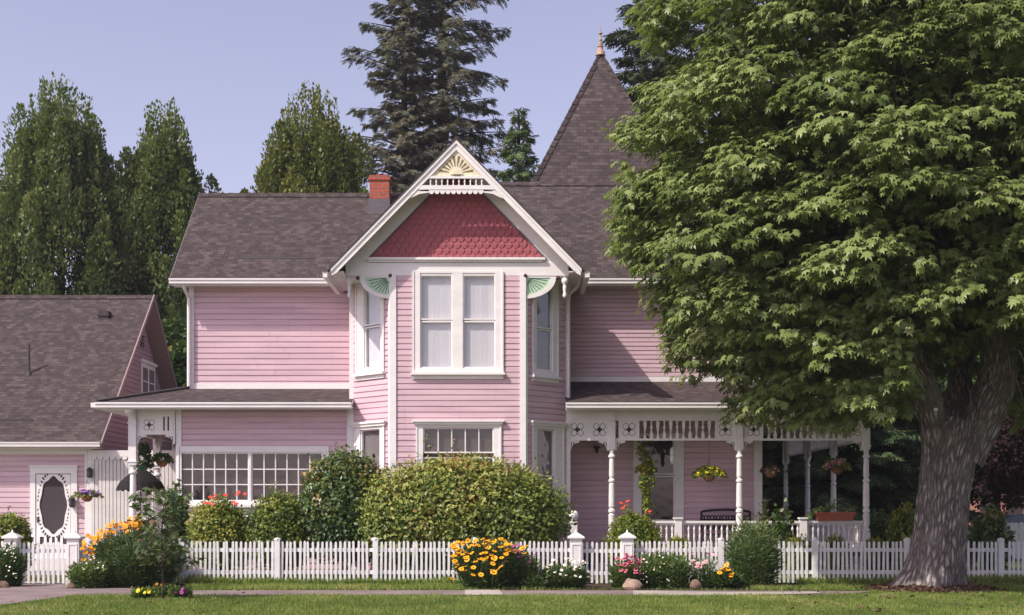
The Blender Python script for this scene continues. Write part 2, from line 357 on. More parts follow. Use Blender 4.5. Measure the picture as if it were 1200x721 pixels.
def fib(n):
    i = np.arange(n)+.5; z = 1-2*i/n; a = i*2.399963; r = np.sqrt(1-z*z)
    return np.stack([r*np.cos(a), r*np.sin(a), z], 1)

def shrub(name, px, Y, w, h, label, cat, mat, z0=0.0, leaf=.075, n=None, group=None, depth=None, lumps=26, top=.5, rough=.16, tmpl=None, sparse=0, up=.35, stems=True, boxy=2.3):
    """leafy shrub w wide, h tall: leaves on many small lumps over a rounded body"""
    cx = wx(px, Y); depth = depth or w*.85
    root = empty(name, (cx, Y, z0), label, cat, group)
    d = fib(lumps*2); d = d[d[:,2] > -.75]; m = len(d)
    q = (np.abs(d)**boxy).sum(1)**(-1/boxy)
    R = np.array([w/2, depth/2, h/2]); lr = min(w, h)*.19
    C = d*q[:,None]*(R-lr*1.05)*(1.0-rough+rough*1.25*RS.rand(m,1))+np.array([0,0,h/2])
    vol = np.sqrt(w*h); leaf *= 1.3; n = int((n or 1500*w*h/(leaf/.075)**2*1.9)*1.4)
    k = RS.randint(0, m, n); o = rvec(n)
    flip = (o*d[k]).sum(1) < -.25; o[flip] *= -1
    P = C[k]+o*lr*(.55+.60*RS.rand(n,1)**.7)*np.array([1.25,1.25,1.0])
    P[:,2] = np.maximum(P[:,2], .02+.1*RS.rand(n))
    D = unit(o*.25+rvec(n)*.9+np.array([0,0,-.12])); N = unit(o*1.0+np.array([0,-.1,.75])+rvec(n)*.40)
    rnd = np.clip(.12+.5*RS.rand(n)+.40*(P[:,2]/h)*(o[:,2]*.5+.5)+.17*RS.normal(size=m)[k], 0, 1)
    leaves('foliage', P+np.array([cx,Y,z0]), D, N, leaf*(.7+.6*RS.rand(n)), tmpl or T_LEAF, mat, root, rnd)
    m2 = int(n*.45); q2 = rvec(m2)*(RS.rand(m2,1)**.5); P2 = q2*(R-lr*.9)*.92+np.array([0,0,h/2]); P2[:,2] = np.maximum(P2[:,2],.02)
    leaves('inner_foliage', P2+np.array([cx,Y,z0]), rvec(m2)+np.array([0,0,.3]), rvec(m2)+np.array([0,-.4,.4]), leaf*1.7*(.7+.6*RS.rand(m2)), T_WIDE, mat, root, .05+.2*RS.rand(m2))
    ns_ = 26; PS=[]; DS=[]; NS_=[]                       # stray shoots out of the outline
    for i in range(ns_):
        c0 = C[RS.randint(m)]; dd = unit((c0-np.array([0,0,h*.35]))[None])[0]*.7+np.array([0,0,.5])+RS.normal(size=3)*.25; dd /= np.linalg.norm(dd); ln = lr*(1.0+RS.rand()*.7)+.06*h
        for t in np.linspace(.45,1,11): PS.append(c0+dd*ln*t+RS.normal(size=3)*.015); DS.append(dd*.5+RS.normal(size=3)*.6); NS_.append(RS.normal(size=3)*.5+np.array([0,-.2,.8]))
    PS = np.array(PS); PS[:,2] = np.maximum(PS[:,2],.05); leaves('shoot', PS+np.array([cx,Y,z0]), DS, NS_, leaf*(.6+.4*RS.rand(len(PS))), tmpl or T_LEAF, mat, root, .5+.5*RS.rand(len(PS)))['kind'] = 'stuff'
    if stems:
        b = MB()
        for i in range(9):
            a = RS.rand()*6.28; e = C[RS.randint(m)]
            b.tube([(cx+.08*math.cos(a), Y+.08*math.sin(a), z0), (cx+e[0]*.4, Y+e[1]*.4, z0+e[2]*.55), (cx+e[0]*.9, Y+e[1]*.9, z0+e[2]*.95)], [.018,.012,.006], 5)
        b.build('stem', M['wood'], root)
    return root, C+np.array([cx,Y,z0])

def flower_mesh(name, petals, r, pm, em, cup=.25, eye=.28, lob=.42):
    b = MB()
    for k in range(petals):
        a = 2*math.pi*k/petals; c, s_ = math.cos(a), math.sin(a); w = r*lob
        def q(al, sd, z): return (c*al-s_*sd, s_*al+c*sd, z)
        b.add([q(r*.15,0,0), q(r*.6,-w*.5,cup*r*.5), q(r,0,cup*r*.35), q(r*.6,w*.5,cup*r*.5)], [(0,1,2,3)], 0)
    b.lathe([(r*eye,0),(r*eye*.95,r*.12),(r*eye*.5,r*.24)], (0,0,0), 8, 1)
    return b.mesh(name, [pm, em])
def place_flowers(root, me, pts, name='flower', stem=None, jit=.5, base=None, out=None, smin=.8):
    """flower heads turned up and outwards, as children of the plant"""
    b = MB()
    for i, p in enumerate(pts):
        o = bpy.data.objects.new(name, me); COL.objects.link(o); o.parent = root
        o.location = Vector(p)-root.location
        n = Vector((random.gauss(0,jit)-.15, random.gauss(-.55,jit), 1)) if out is None else Vector(out)+Vector((random.gauss(0,jit),random.gauss(0,jit),random.gauss(0,jit)))
        o.rotation_mode = 'QUATERNION'; o.rotation_quaternion = n.to_track_quat('Z', 'Y')
        s = random.uniform(smin, 1.15); o.scale = (s,s,s)
        if stem:
            bx = root.location.x+(p[0]-root.location.x)*.45; by = root.location.y+(p[1]-root.location.y)*.45
            b.tube([(bx, by, (base or 0)), ((bx+p[0])/2+random.uniform(-.02,.02), (by+p[1])/2, (p[2]+(base or 0))/2), (p[0], p[1], p[2]-.005)], [.005,.004,.003], 4)
    if stem and b.v: b.build('stem', stem, root)
def rounded(P, k, r0=0.0): pass
# ------------------------------------------------------------------ walls and windows
PITCH = .143
def siding(P, u0, u1, z0, z1, openings=(), span=None, pitch=PITCH, b=None, seed=0, mi=0):
    """clapboards, one tilted board per course, cut round the openings (u0,u1,z0,z1)"""
    b = b or MB(); n = max(1, round((z1-z0)/pitch)); ph = (z1-z0)/n; rr = random.Random(seed+int(u0*10))
    for i in range(n):
        za, zb = z0+i*ph, z0+(i+1)*ph; zc = (za+zb)/2
        a0, a1, b0, b1 = u0, u1, u0, u1
        if span: (a0, a1), (b0, b1) = span(za), span(zb)
        if a1-a0 < .03: continue
        iv = [(0.0, 1.0)]
        if not span:
            iv = [(u0, u1)]
            for (p, q, r, s) in openings:
                if r < zc < s:
                    nv = []
                    for (x, y) in iv:
                        if q <= x or p >= y: nv.append((x, y)); continue
                        if p > x: nv.append((x, p))
                        if q < y: nv.append((q, y))
                    iv = nv
            segs = []
            for (x, y) in iv:                                   # butt joints in long boards
                while y-x > 3.4:
                    c = x+rr.uniform(1.4, 3.0); segs.append((x, c-.002)); x = c+.002
                segs.append((x, y))
        else: segs = [None]
        for sg in segs:
            o = rr.uniform(-.002, .003)
            if sg is None: x0, x1, X0, X1 = a0, a1, b0, b1
            else: x0, x1 = sg; X0, X1 = sg
            db, dt = .026+o, .002; h = zb-za
            def lv(k): return (x0+(X0-x0)*k, x1+(X1-x1)*k, za+h*k)
            prof_ = [(0,-.01),(0,db-.004),(.03,db),(1-.030/h,db-.003),(1-.021/h,dt),(1,dt),(1,-.01)]
            vs = []
            for k_, d_ in prof_:
                l0, l1, z_ = lv(k_); vs += [P.p(l0,z_,d_), P.p(l1,z_,d_)]
            m_ = len(prof_); b.add(vs, [(2*j,2*j+1,2*j+3,2*j+2) for j in range(m_-1)]+[tuple(range(0,2*m_,2))[::-1], tuple(range(1,2*m_,2))], mi)
    return b
def scallops(b, P, u0, u1, z, r, d0, d1, mi=0, k=5):
    n = max(1, round((u1-u0)/(2*r))); w = (u1-u0)/n
    for i in range(n):
        c = u0+(i+.5)*w
        b.pprism(P, [(c-w*.46, z)]+[(c-w*.46*math.cos(math.pi*j/k), z-.001-w*.5*math.sin(math.pi*j/k)) for j in range(k+1)]+[(c+w*.46, z)], d0, d1, mi)

def window(P, parent, outer, glass, name='window', cas=.05, mun=None, sill=True, header=False, curtain='curtain', cov=1.0, label=None, cd=-.07, frame=None, dt=(.83,1.0)):
    """outer = (u0,u1,z0,z1) of the casing; glass = list of (u0,u1,z0,z1); everything in the plane of the wall"""
    u0, u1, z0, z1 = outer
    b = MB(); us = sorted({u0, u1} | {g[0] for g in glass} | {g[1] for g in glass}); zs = sorted({z0, z1} | {g[2] for g in glass} | {g[3] for g in glass})
    sw = .035
    def inside(u, z): return any(g[0]-sw-.001 < u < g[1]+sw+.001 and g[2]-sw-.001 < z < g[3]+sw+.001 for g in glass)
    # casing: boards left, right, between columns and head/foot
    gu0, gu1 = min(g[0] for g in glass)-sw, max(g[1] for g in glass)+sw
    gz0, gz1 = min(g[2] for g in glass)-sw, max(g[3] for g in glass)+sw
    b.pbox(P, u0, gu0, z0, z1, -.06, cas); b.pbox(P, gu1, u1, z0, z1, -.06, cas)
    b.pbox(P, gu0, gu1, gz1, z1, -.06, cas-.003); b.pbox(P, gu0, gu1, z0, gz0, -.06, cas-.003)
    b.pbox(P, u0-.012, u0+.03, z0, z1-.002, cas, cas+.018); b.pbox(P, u1-.03, u1+.012, z0, z1-.002, cas, cas+.018)
    if header:
        b.pbox(P, u0-.05, u1+.05, z1, z1+.07, -.01, cas+.05); b.pbox(P, u0-.09, u1+.09, z1+.07, z1+.12, -.01, cas+.09)
    cols = sorted({(g[0], g[1]) for g in glass})
    for (a, c), (d, e) in zip(cols[:-1], cols[1:]):
        if d-c > .1: b.pbox(P, c+sw, d-sw, gz0, gz1, -.06, cas-.006)
    w = b.build(name, M['white'], parent)
    if label: w['label'] = label
    if sill:
        s = MB(); s.pbox(P, u0-.05, u1+.05, z0-.06, z0, -.01, cas+.09); s.pbox(P, u0-.01, u1+.01, z0-.16, z0-.06, -.01, cas+.012)
        s.build('sill', M['white'], w)
    sb = MB()
    for (a, c, e, g) in glass:
        d1 = .012 if e < (gz0+gz1)/2 and len(glass) > 1 else .025
        for bx in ((a-sw, a, e-sw, g+sw), (c, c+sw, e-sw, g+sw), (a, c, e-sw, e), (a, c, g, g+sw)): sb.pbox(P, *bx, -.05, d1)
    gb = MB()
    for (a, c, e, g) in glass: gb.add([P.p(a,e,-.03),P.p(c,e,-.03),P.p(c,g,-.03),P.p(a,g,-.03)], [(0,1,2,3)])
    gb.build('pane', M['glass'], w)
    if mun:
        mb = sb
        for (a, c, e, g) in glass:
            nu, nz = mun if isinstance(mun, tuple) else mun.get((a,c,e,g), (0,0))
            for i in range(1, nu):
                x = a+(c-a)*i/nu; mb.pbox(P, x-.014, x+.014, e, g, -.045, .006)
            for i in range(1, nz):
                z = e+(g-e)*i/nz; mb.pbox(P, a, c, z-.014, z+.014, -.043, .003)
    sb.build('sash', M['white'], w)
    if curtain:
        cb = MB(); a, c = gu0-.04, gu1+.04; n = int((c-a)/.03)
        zt = gz1+.05; zb_ = gz1-(gz1-gz0)*cov-.04
        vs = []; fs = []
        for i in range(n+1):
            x = a+(c-a)*i/n; d = cd-.02+.0015*math.sin(i*1.7)+.003*math.sin(i*.6+a)
            vs += [P.p(x, zb_, d), P.p(x, zt, d)]
            if i: fs.append((2*i-2, 2*i, 2*i+1, 2*i-1))
        cb.add(vs, fs); cb.build('curtain', M[curtain], w, smooth=True)  # also the dark sheet that stands for an unlit room
    return w

# ------------------------------------------------------------------ the pink house
HO = (-1.36, 36.0, 0)
house = empty('victorian_house', HO, 'large pink two storey house with white gingerbread trim, front bay and shingled tower roof', 'house')
W1, WB, YF = 36.2, 34.75, 33.6             # upper wall, bay rear corners, bay front
XL, XBL, XFL, XFR, XBR, XR = -8.76, -4.17, -3.05, .33, 1.45, 6.78
ZE = 7.80                                   # main eaves
FZ = .62                                    # floor level
Pf = Plane(XFL, YF, XFR, YF)                # bay front
Pl = Plane(XBL, WB, XFL, YF)                # bay left
Pr = Plane(XFR, YF, XBR, WB)                # bay right
Pu = Plane(XL, W1, XBL, W1)                 # upper left wall
Pe = Plane(XL, 34.8, XBL, 34.8)             # lower left wall
Pur = Plane(XBR, W1, XR, W1)                # upper right wall
Ppb = Plane(XBR, W1+.02, XR, W1+.02)        # porch rear wall
def R(P, px0, px1, py0, py1):
    """photo rectangle -> (u0,u1,z0,z1) on a wall plane"""
    a, c = P.U(px0), P.U(px1); m = (a+c)/2; return (a, c, P.Z(py1, m), P.Z(py0, m))
def opening(rs): return (min(r[0] for r in rs)-.06, max(r[1] for r in rs)+.06, min(r[2] for r in rs)-.06, max(r[3] for r in rs)+.06)

# bay windows
g1 = [R(Pf,494,528.5,322,373.5), R(Pf,494,528.5,378,430), R(Pf,544,579,322,373.5), R(Pf,544,579,378,430)]
window(Pf, house, R(Pf,484,589.5,318,437), g1)
g2 = [R(Pf,497.5,577,503,529.5), R(Pf,497.5,577,537.5,603)]
window(Pf, house, R(Pf,488,587,498,610), g2, mun={g2[0]: (5,1)}, header=True, curtain='dark_inside')
gl = [R(Pl,429,446.5,332,379.5), R(Pl,429,446.5,384,430)]
window(Pl, house, R(Pl,419,451.5,326,437.5), gl)
gl2 = [R(Pl,424.5,445.5,505,556), R(Pl,424.5,445.5,561,606)]
window(Pl, house, R(Pl,417.5,452,500,614), gl2, header=True, curtain='drape')
gr = [R(Pr,628.5,645.5,336,384), R(Pr,628.5,645.5,388,433)]
window(Pr, house, R(Pr,623,652.5,328,441), gr, curtain='drape')
gr2 = [R(Pr,629,648,505,557), R(Pr,629,648,562,606)]
window(Pr, house, R(Pr,623,659,500,614), gr2, header=True, curtain='drape')
b = siding(Pf, 0, Pf.len, 0, 7.62, [opening(g1), opening(g2)]); siding(Pl, 0, Pl.len, 0, 7.62, [opening(gl), opening(gl2)], b=b, seed=3); siding(Pr, 0, Pr.len, 0, 7.62, [opening(gr), opening(gr2)], b=b, seed=5)
b.build('bay_wall', M['pink'], house)
t = MB()
for P_, s in ((Pf,0),(Pf,1)):
    u = 0 if s == 0 else Pf.len
    a, c = (u-.02, u+.13) if s == 0 else (u-.13, u+.02)
    t.pbox(Pf, a, c, 0, 7.63, -.02, .055)
t.pbox(Pl, Pl.len-.06, Pl.len+.005, 0, 7.63, -.02, .045); t.pbox(Pr, -.005, .06, 0, 7.63, -.02, .045)
t.box(XBL-.07, XBL+.06, WB-.07, WB+.06, 0, 7.66); t.box(XBR-.06, XBR+.07, WB-.07, WB+.06, 0, 7.66)
t.pbox(Pf, 0, Pf.len, 0, .5, 0, .05)
t.build('corner_board', M['white'], house)

# left lower wall with the wide divided window
ge = [R(Pe,212.5,290.5,532,586), R(Pe,296,376.5,532,586)]
window(Pe, house, R(Pe,209.3,385,523,592), ge, mun=(6,3), curtain='dark_inside', label='wide window in two leaves with many small panes', cd=-.25)
b = siding(Pe, 0, Pe.len, 0, 4.45, [opening(ge)], pitch=.152); 
b.build('lower_wall', M['pink'], house)
t = MB(); t.pbox(Pe, -.02, .13, 0, 4.5, -.02, .05); t.pbox(Pe, Pe.len-.14, Pe.len-.07, 0, 4.5, -.01, .045)
rr_ = R(Pe,206,385,592,606); t.pbox(Pe, rr_[0], rr_[1], rr_[2], rr_[3]-.16, -.01, .035)
t.build('corner_board', M['white'], house)
# upper left wall
b = siding(Pu, 0, Pu.len+.3, 4.9, ZE, pitch=.15); b.build('upper_wall', M['pink'], house)
t = MB(); t.pbox(Pu, -.02, .12, 4.85, ZE, -.02, .05); t.pbox(Pu, .12, Pu.len+.3, 4.98, 5.14, -.01, .045); t.build('corner_board', M['white'], house)
# upper right wall
b = siding(Pur, -.3, Pur.len, 5.1, ZE, pitch=.12); b.build('upper_wall', M['pink'], house)
t = MB(); t.pbox(Pur, Pur.len-.13, Pur.len+.02, 5.1, ZE, -.02, .05); t.pbox(Pur, -.3, Pur.len-.13, 5.14, 5.32, -.01, .045); t.build('corner_board', M['white'], house)
# porch rear wall
gp = [R(Ppb,752,789,514,555), R(Ppb,752,789,559,609)]
window(Ppb, house, R(Ppb,742.5,800.5,508,616), gp, curtain=None, sill=False, label='tall shaded window on the porch')
b = siding(Ppb, -.3, Ppb.len, .4, 5.1, [opening(gp)], pitch=.15); b.build('porch_wall', M['pink'], house)
t = MB(); t.pbox(Ppb, Ppb.len-.2, Ppb.len+.02, .4, 5.1, -.02, .05); t.build('corner_board', M['white'], house)
# side and rear walls (seen only from a step aside)
b = MB(); YB = 43.0
for P_ in (Plane(XBL, W1, XBL, WB), Plane(XBR, WB, XBR, W1)): siding(P_, 0, P_.len, 0, 7.62, b=b)
siding(Plane(XL, YB, XL, 34.8), 0, YB-34.8, 0, 4.5, b=b, pitch=.15); siding(Plane(XL, YB, XL, W1), 0, YB-W1, 4.5, ZE, b=b, pitch=.15)
siding(Plane(XR, W1, XR, YB), 0, YB-W1, 0, ZE, b=b, pitch=.15); siding(Plane(XR, YB, XL, YB), 0, XR-XL, 0, ZE, b=b, pitch=.15)
siding(Plane(XL, YB, XL, W1), 0, 1, ZE, 10.6, span=lambda z: ((z-ZE)*.97+.6, (YB-W1)-(z-ZE)*1.0-.05), b=b, pitch=.15)
siding(Plane(XR, W1, XR, YB), 0, 1, ZE, 10.9, span=lambda z: ((z-ZE)*1.0+.1, (YB-W1)-(z-ZE)*.97-.4), b=b, pitch=.15)
b.build('side_wall', M['pink'], house)
b = MB()                                    # plastered inside, so that the rooms are closed
b.box(XL+.1, XR-.1, 39.3, 39.4, .4, ZE-.1); b.box(XL+.05, XR-.05, W1+.35, 42.8, 4.3, 4.5)
b.box(XL+.05, XBL+.8, 34.95, 39.3, .4, .5); b.box(XBL, XBR, 34.2, 39.3, .35, .45); b.box(-4.1,-4.0,36.3,39.3,.4,7.7); b.box(1.3,1.4,36.3,39.3,.4,7.7)
b.box(-3.2,.5,35.4,35.5,.45,7.5); b.box(-3.1, .4, 34.3, 35.4, 4.3, 4.5)
b.build('interior_wall', M['dark_room'], house)

# roofs ---------------------------------------------------------------
Z1 = 10.95; Y1 = 39.0
def main_roof(x0, x1, yr, zr, ze, name='roof', ye=35.66, yb=None):
    yb = yb or 2*yr-ye; b = MB()
    b.slab([(x0,ye,ze+.10),(x1,ye,ze+.10),(x1,yr,zr),(x0,yr,zr)], .13); b.slab([(x0,yr,zr),(x1,yr,zr),(x1,yb,ze+.10),(x0,yb,ze+.10)], .13)
    r = b.build(name, [M['shingle'], M['white_dull']], house, uv='roof')
    # rounded row of ridge caps
    c = MB(); x = x0-.02; k = 0
    while x < x1:
        e = min(x+.30, x1+.02); z = zr+.035+.006*(k%2)
        for sgn in (-1, 1):
            c.add([(x,yr,z+.014),(e,yr,z),(e,yr+sgn*.15,z-.15),(x,yr+sgn*.15,z-.136),(x,yr,z-.02),(x,yr+sgn*.15,z-.17)], [(0,1,2,3) if sgn < 0 else (3,2,1,0),(0,3,5,4) if sgn<0 else (4,5,3,0)])
        x += .29; k += 1
    c.build('ridge_cap', M['shingle'], r, uv='roof')
    return r
XRL, XRR = -9.16, 7.35
r1 = main_roof(XRL, -1.3, Y1, Z1, ZE); r2 = main_roof(-1.298, XRR, 39.25, 11.34, ZE)
for (r_, x0, x1, y, z) in ((r1, wx(276,36.6), wx(371,36.6), 36.39, 8.585), (r2, wx(744,36.8), wx(764,36.8), 36.56, 8.785)):
    f = MB(); f.add([(x0,y,z),(x1,y,z),(x1,y+.06,z+.045),(x0,y+.06,z+.045),(x0,y,z-.02),(x1,y,z-.02)], [(0,1,2,3),(4,5,1,0)]); f.build('flashing', M['dark_trim'], r_)
def gutter(x0, x1, y, z, nm='gutter'):
    b = MB(); b.box(x0, x1, y-.11, y, z-.12, z+.0); b.box(x0-.005, x1+.005, y-.135, y-.105, z-.03, z+.012); b.box(x0, x1, y, y+.03, z-.16, z+.02)
    b.box(x0-.004, x1+.004, y-.13, y+.05, z+.014, z+.03, 1); return b.build(nm, [M['white'], M['dark_trim']], house)
def soffit(x0, x1, y0, y1, z, nm='soffit'):
    b = MB(); b.box(x0, x1, y0, y1, z-.03, z); return b.build(nm, M['white_dull'], house)
gutter(XRL, -4.1, 35.66, ZE+.07); soffit(XRL, -4.0, 35.69, W1, ZE-.02)
gutter(1.3, XRR, 35.66, ZE+.07); soffit(1.3, XRR, 35.69, W1, ZE-.02)
b = MB(); b.slab([(XRL-.03,35.62,ZE+.06),(XRL,35.62,ZE+.06),(XRL,Y1,Z1-.03),(XRL-.03,Y1,Z1-.03)], .2, 0, 0); b.slab([(XRL-.03,Y1,Z1-.03),(XRL,Y1,Z1-.03),(XRL,42.3,ZE+.06),(XRL-.03,42.3,ZE+.06)], .2, 0, 0)
b.build('rake_board', M['flash'], house)
# downspouts
def spout(pts, r=.045): 
    b = MB(); b.tube(pts, r, 8); b.build('downspout', M['white'], house)
x = wx(221.5, 36.1); spout([(x-.05,35.7,7.76),(x-.05,35.75,7.66),(x,36.08,7.45),(x,36.08,5.05)], .05)
spout([(1.72,33.9,7.62),(1.70,34.2,7.45),(1.5,34.6,7.3),(1.47,34.63,7.1),(1.47,34.63,4.6)], .035)

# front gable -----------------------------------------------------------
YG = 33.05; GX = -1.385; GA = 10.86; GH = 3.09; GS = 1.027      # barge plane, centre, apex, half width, slope
PG = Plane(GX, YG, GX+1, YG)
def za(x, off=0): return GA-abs(x)*GS-off
b = MB()
xe = GH+.10
for s in (-1, 1):
    q = [(GX+s*xe, YG-.06, GA+.06-xe*GS), (GX+s*xe, 39.3, GA+.06-xe*GS), (GX, 39.3, GA+.06), (GX, YG-.06, GA+.06)]
    if s > 0: q = q[::-1]
    else: q = q[::-1]
    q = q if s < 0 else q[::-1]
    b.slab(q[::-1] if Vector(q[1]).__sub__(Vector(q[0])).cross(Vector(q[2])-Vector(q[1])).z < 0 else q, .05)
gr_ = b.build('gable_roof', [M['shingle'], M['dark_trim']], house, uv='roof')
b = MB(); yy = YG-.06
while yy < 39:
    for s in (-1, 1):
        b.add([(GX,yy,GA+.105),(GX,yy+.28,GA+.09),(GX+s*.13,yy+.28,GA-.04),(GX+s*.13,yy,GA-.025),(GX,yy,GA+.06),(GX+s*.13,yy,GA-.07)], [(0,3,2,1) if s < 0 else (1,2,3,0),(0,4,5,3) if s<0 else (3,5,4,0)])
    yy += .28
b.build('ridge_cap', M['shingle'], gr_, uv='roof')
b = MB()
for s in (-1, 1):                                                # soffit boards under the gable roof
    b.add([(GX,YG,GA-.02),(GX+s*xe,YG,GA-.02-xe*GS),(GX+s*xe,35.9,GA-.02-xe*GS),(GX,35.9,GA-.02)], [(0,1,2,3)])
b.add([(GX-xe,33.1,7.66),(GX+xe,33.1,7.66)]+[(GX+xe,35.9,7.665),(GX-xe,35.9,7.665)][:0], []) 
b.build('gable_soffit', M['white_dull'], gr_)
b = MB()
t1 = .235
for s in (-1, 1):
    b.pprism(PG, [(0,GA+.0),(s*GH,GA-GH*GS),(s*GH,GA-GH*GS-t1*.75),(s*(GH-.12),GA-(GH-.12)*GS-t1),(0,GA-t1)][::-s], -.03, .02)
    b.pprism(PG, [(0,GA+.01),(s*(GH+.02),GA-(GH+.02)*GS+.01),(s*(GH+.02),GA-(GH+.02)*GS-.07),(0,GA-.075)][::-s], .02, .05)
    b.pprism(PG, [(0,GA-t1+.045),(s*(GH-.14),GA-(GH-.14)*GS-t1+.045),(s*(GH-.14),GA-(GH-.14)*GS-t1+.0),(0,GA-t1)][::-s], .02, .035)
b.build('bargeboard', M['white'], house)
# side gutters of the gable roof
for s in (-1, 1):
    x = GX+s*(xe+.01); z = GA-.0-xe*GS; b = MB()
    q = sorted((x, x+s*.11)); b.box(q[0], q[1], YG-.02, 35.6, z-.12, z); b.box(q[0]-.01, q[1]+.01, YG-.02, 35.6, z-.02, z+.01)
    b.build('gutter', M['white'], house)
    b = MB(); x2 = GX+s*2.80; xs = sorted((x2, GX+s*(xe-.02)))
    b.box(xs[0], xs[1], 33.1, 35.9, 7.60, 7.63); b.build('soffit', M['white_dull'], house)
# gable wall
XW = 2.81
PW = Plane(GX, YF, GX+1, YF)
b = MB()
b.pprism(PW, [(-XW,7.63),(XW,7.63),(XW,GA-.03-XW*GS if GA-.03-XW*GS > 7.7 else 7.9),(0,GA-.03),(-XW,7.9)], -.12, 0.0)
b.pbox(PW, -XW, XW, 7.60, 7.93, 0, .03)                           # beam
b.pbox(PW, -2.30, 2.22, 7.99, 8.05, .0, .12); b.pbox(PW, -2.24, 2.16, 7.94, 7.99, .0, .07)
b.build('gable_wall', M['white'], house)
b = MB(); b.box(GX-XW, GX+XW, YF, 35.9, 7.56, 7.60); b.build('bay_soffit', M['white_dull'], house)
# fish-scale shingles
b = MB(); zb = 8.05; row = .148; w = .185; k = 0
zt = GA-.55
hw = lambda z: max(0, (zt-z)/GS)
b.pprism(PW, [(-hw(zb),zb),(hw(zb),zb),(0,zt)], 0, .006)
while zb+k*row < zt-.1:
    z = zb+k*row; h = hw(z+row*.5); nn = int(h/w)+2
    for i in range(-nn, nn+1):
        c = (i+(.5 if k % 2 else 0))*w
        if abs(c)+w*.25 > hw(z+.06): continue
        o = random.uniform(-.012, .012); a = w*.47; lo = z-.055 if k else z+.005
        pts = [(c-a, z+row+.03), (c-a, z+.04+o), (c-a*.62, lo+.012+o), (c, lo+o), (c+a*.62, lo+.012+o), (c+a, z+.04+o), (c+a, z+row+.03)]
        pts = [(max(-hw(q[1])+.0, min(hw(q[1]), q[0])), q[1]) for q in pts]
        n_ = len(pts); vs = [PW.p(u, zz, .040 if j in (1,2,3,4,5) else .012) for j, (u, zz) in enumerate(pts)]+[PW.p(u, zz, .006) for u, zz in pts]
        b.add(vs, [tuple(range(n_))[::-1][::-1]]+[(j, n_+j, n_+j+1, j+1) for j in range(n_-1)])
    k += 1
b.build('scale_shingles', M['red'], house)
b = MB()                                                           # dark moulding along the rake of the scale panel
for s in (-1, 1):
    b.pprism(PW, [(0,zt+.05),(s*hw(8.03)*1.01+s*.03,8.03),(s*hw(8.03),8.03),(0,zt-.0)][::-s], .0, .035)
b.build('rake_moulding', M['flash'], house)
# sunburst, spindles and scallops in the peak
def gz(py): return wz(py, YG)
def gx(px): return wx(px, YG)-GX
sb = MB(); zB = gz(206.5); hb = (GA-t1-zB)/GS
sb.pprism(PG, [(-hb,zB),(hb,zB),(0,GA-t1)], -.03, -.005)
sbo = sb.build('sunburst', M['cream'], house)
b = MB(); H = GA-t1-zB
cz = zB+.07
for i in range(10):
    a = math.radians(9+i*18); dx, dz = math.cos(a), math.sin(a)
    # distance to the rake along this ray
    t_ = (GA-t1-.05-cz)/(dz+abs(dx)*GS); r0 = .17; t_ = max(r0+.05, t_*.95); wa = math.radians(4.6)
    b.pprism(PG, [(r0*math.cos(a-wa*.6), cz+r0*math.sin(a-wa*.6)), (t_*math.cos(a-wa), cz+t_*math.sin(a-wa)), (t_*math.cos(a+wa), cz+t_*math.sin(a+wa)), (r0*math.cos(a+wa*.6), cz+r0*math.sin(a+wa*.6))], -.006, -.001)
b.build('ray_slot', M['olive'], sbo)
b = MB()
for (r, d) in ((.15,.035),(.09,.055)): b.pprism(PG, [(r*math.cos(math.pi*j/10), zB+.03+r*math.sin(math.pi*j/10)) for j in range(11)], -.005, d, 0)
b.build('half_disc', M['cream'], sbo)
b = MB(); 
def rail(pa, pb, d0=-.03, d1=.03):
    z1_, z0_ = gz(pa), gz(pb); h = (GA-t1+.05-z1_)/GS; h0 = (GA-t1+.05-z0_)/GS
    b.pprism(PG, [(-h0,z0_),(h0,z0_),(h,z1_),(-h,z1_)], d0, d1)
rail(206.5, 209.5); rail(217.5, 222.5); 
z0_, z1_ = gz(217.5), gz(209.5); n = 10; h = (GA-t1-z0_)/GS-.1
for i in range(n):
    x = -h+.12+(2*h-.24)*i/(n-1); 
    b.lathe([(.014,0),(.022,.02),(.012,.05),(.026,.09),(.012,.13),(.022,.15),(.014,z1_-z0_)], (GX+x, YG, z0_), 6)
h2 = (GA-t1-gz(226))/GS
b.pbox(PG, -h2+.12, h2-.12, gz(224.5), gz(222.5), -.02, .02)
scallops(b, PG, -h2+.35, h2-.35, gz(224.5), .066, -.02, .02)
for s in (-1, 1):
    b.pprism(PG, [(s*(h2-.35),gz(222.5)),(s*(h2-.35),gz(226)),(s*(h2-.12),gz(227.5)),(s*(h2+.10),gz(232.5)),(s*(h2+.14),gz(230)),(s*(h2-.02),gz(224))][::-s], -.02, .02)
b.build('spindle_rail', M['white'], house)
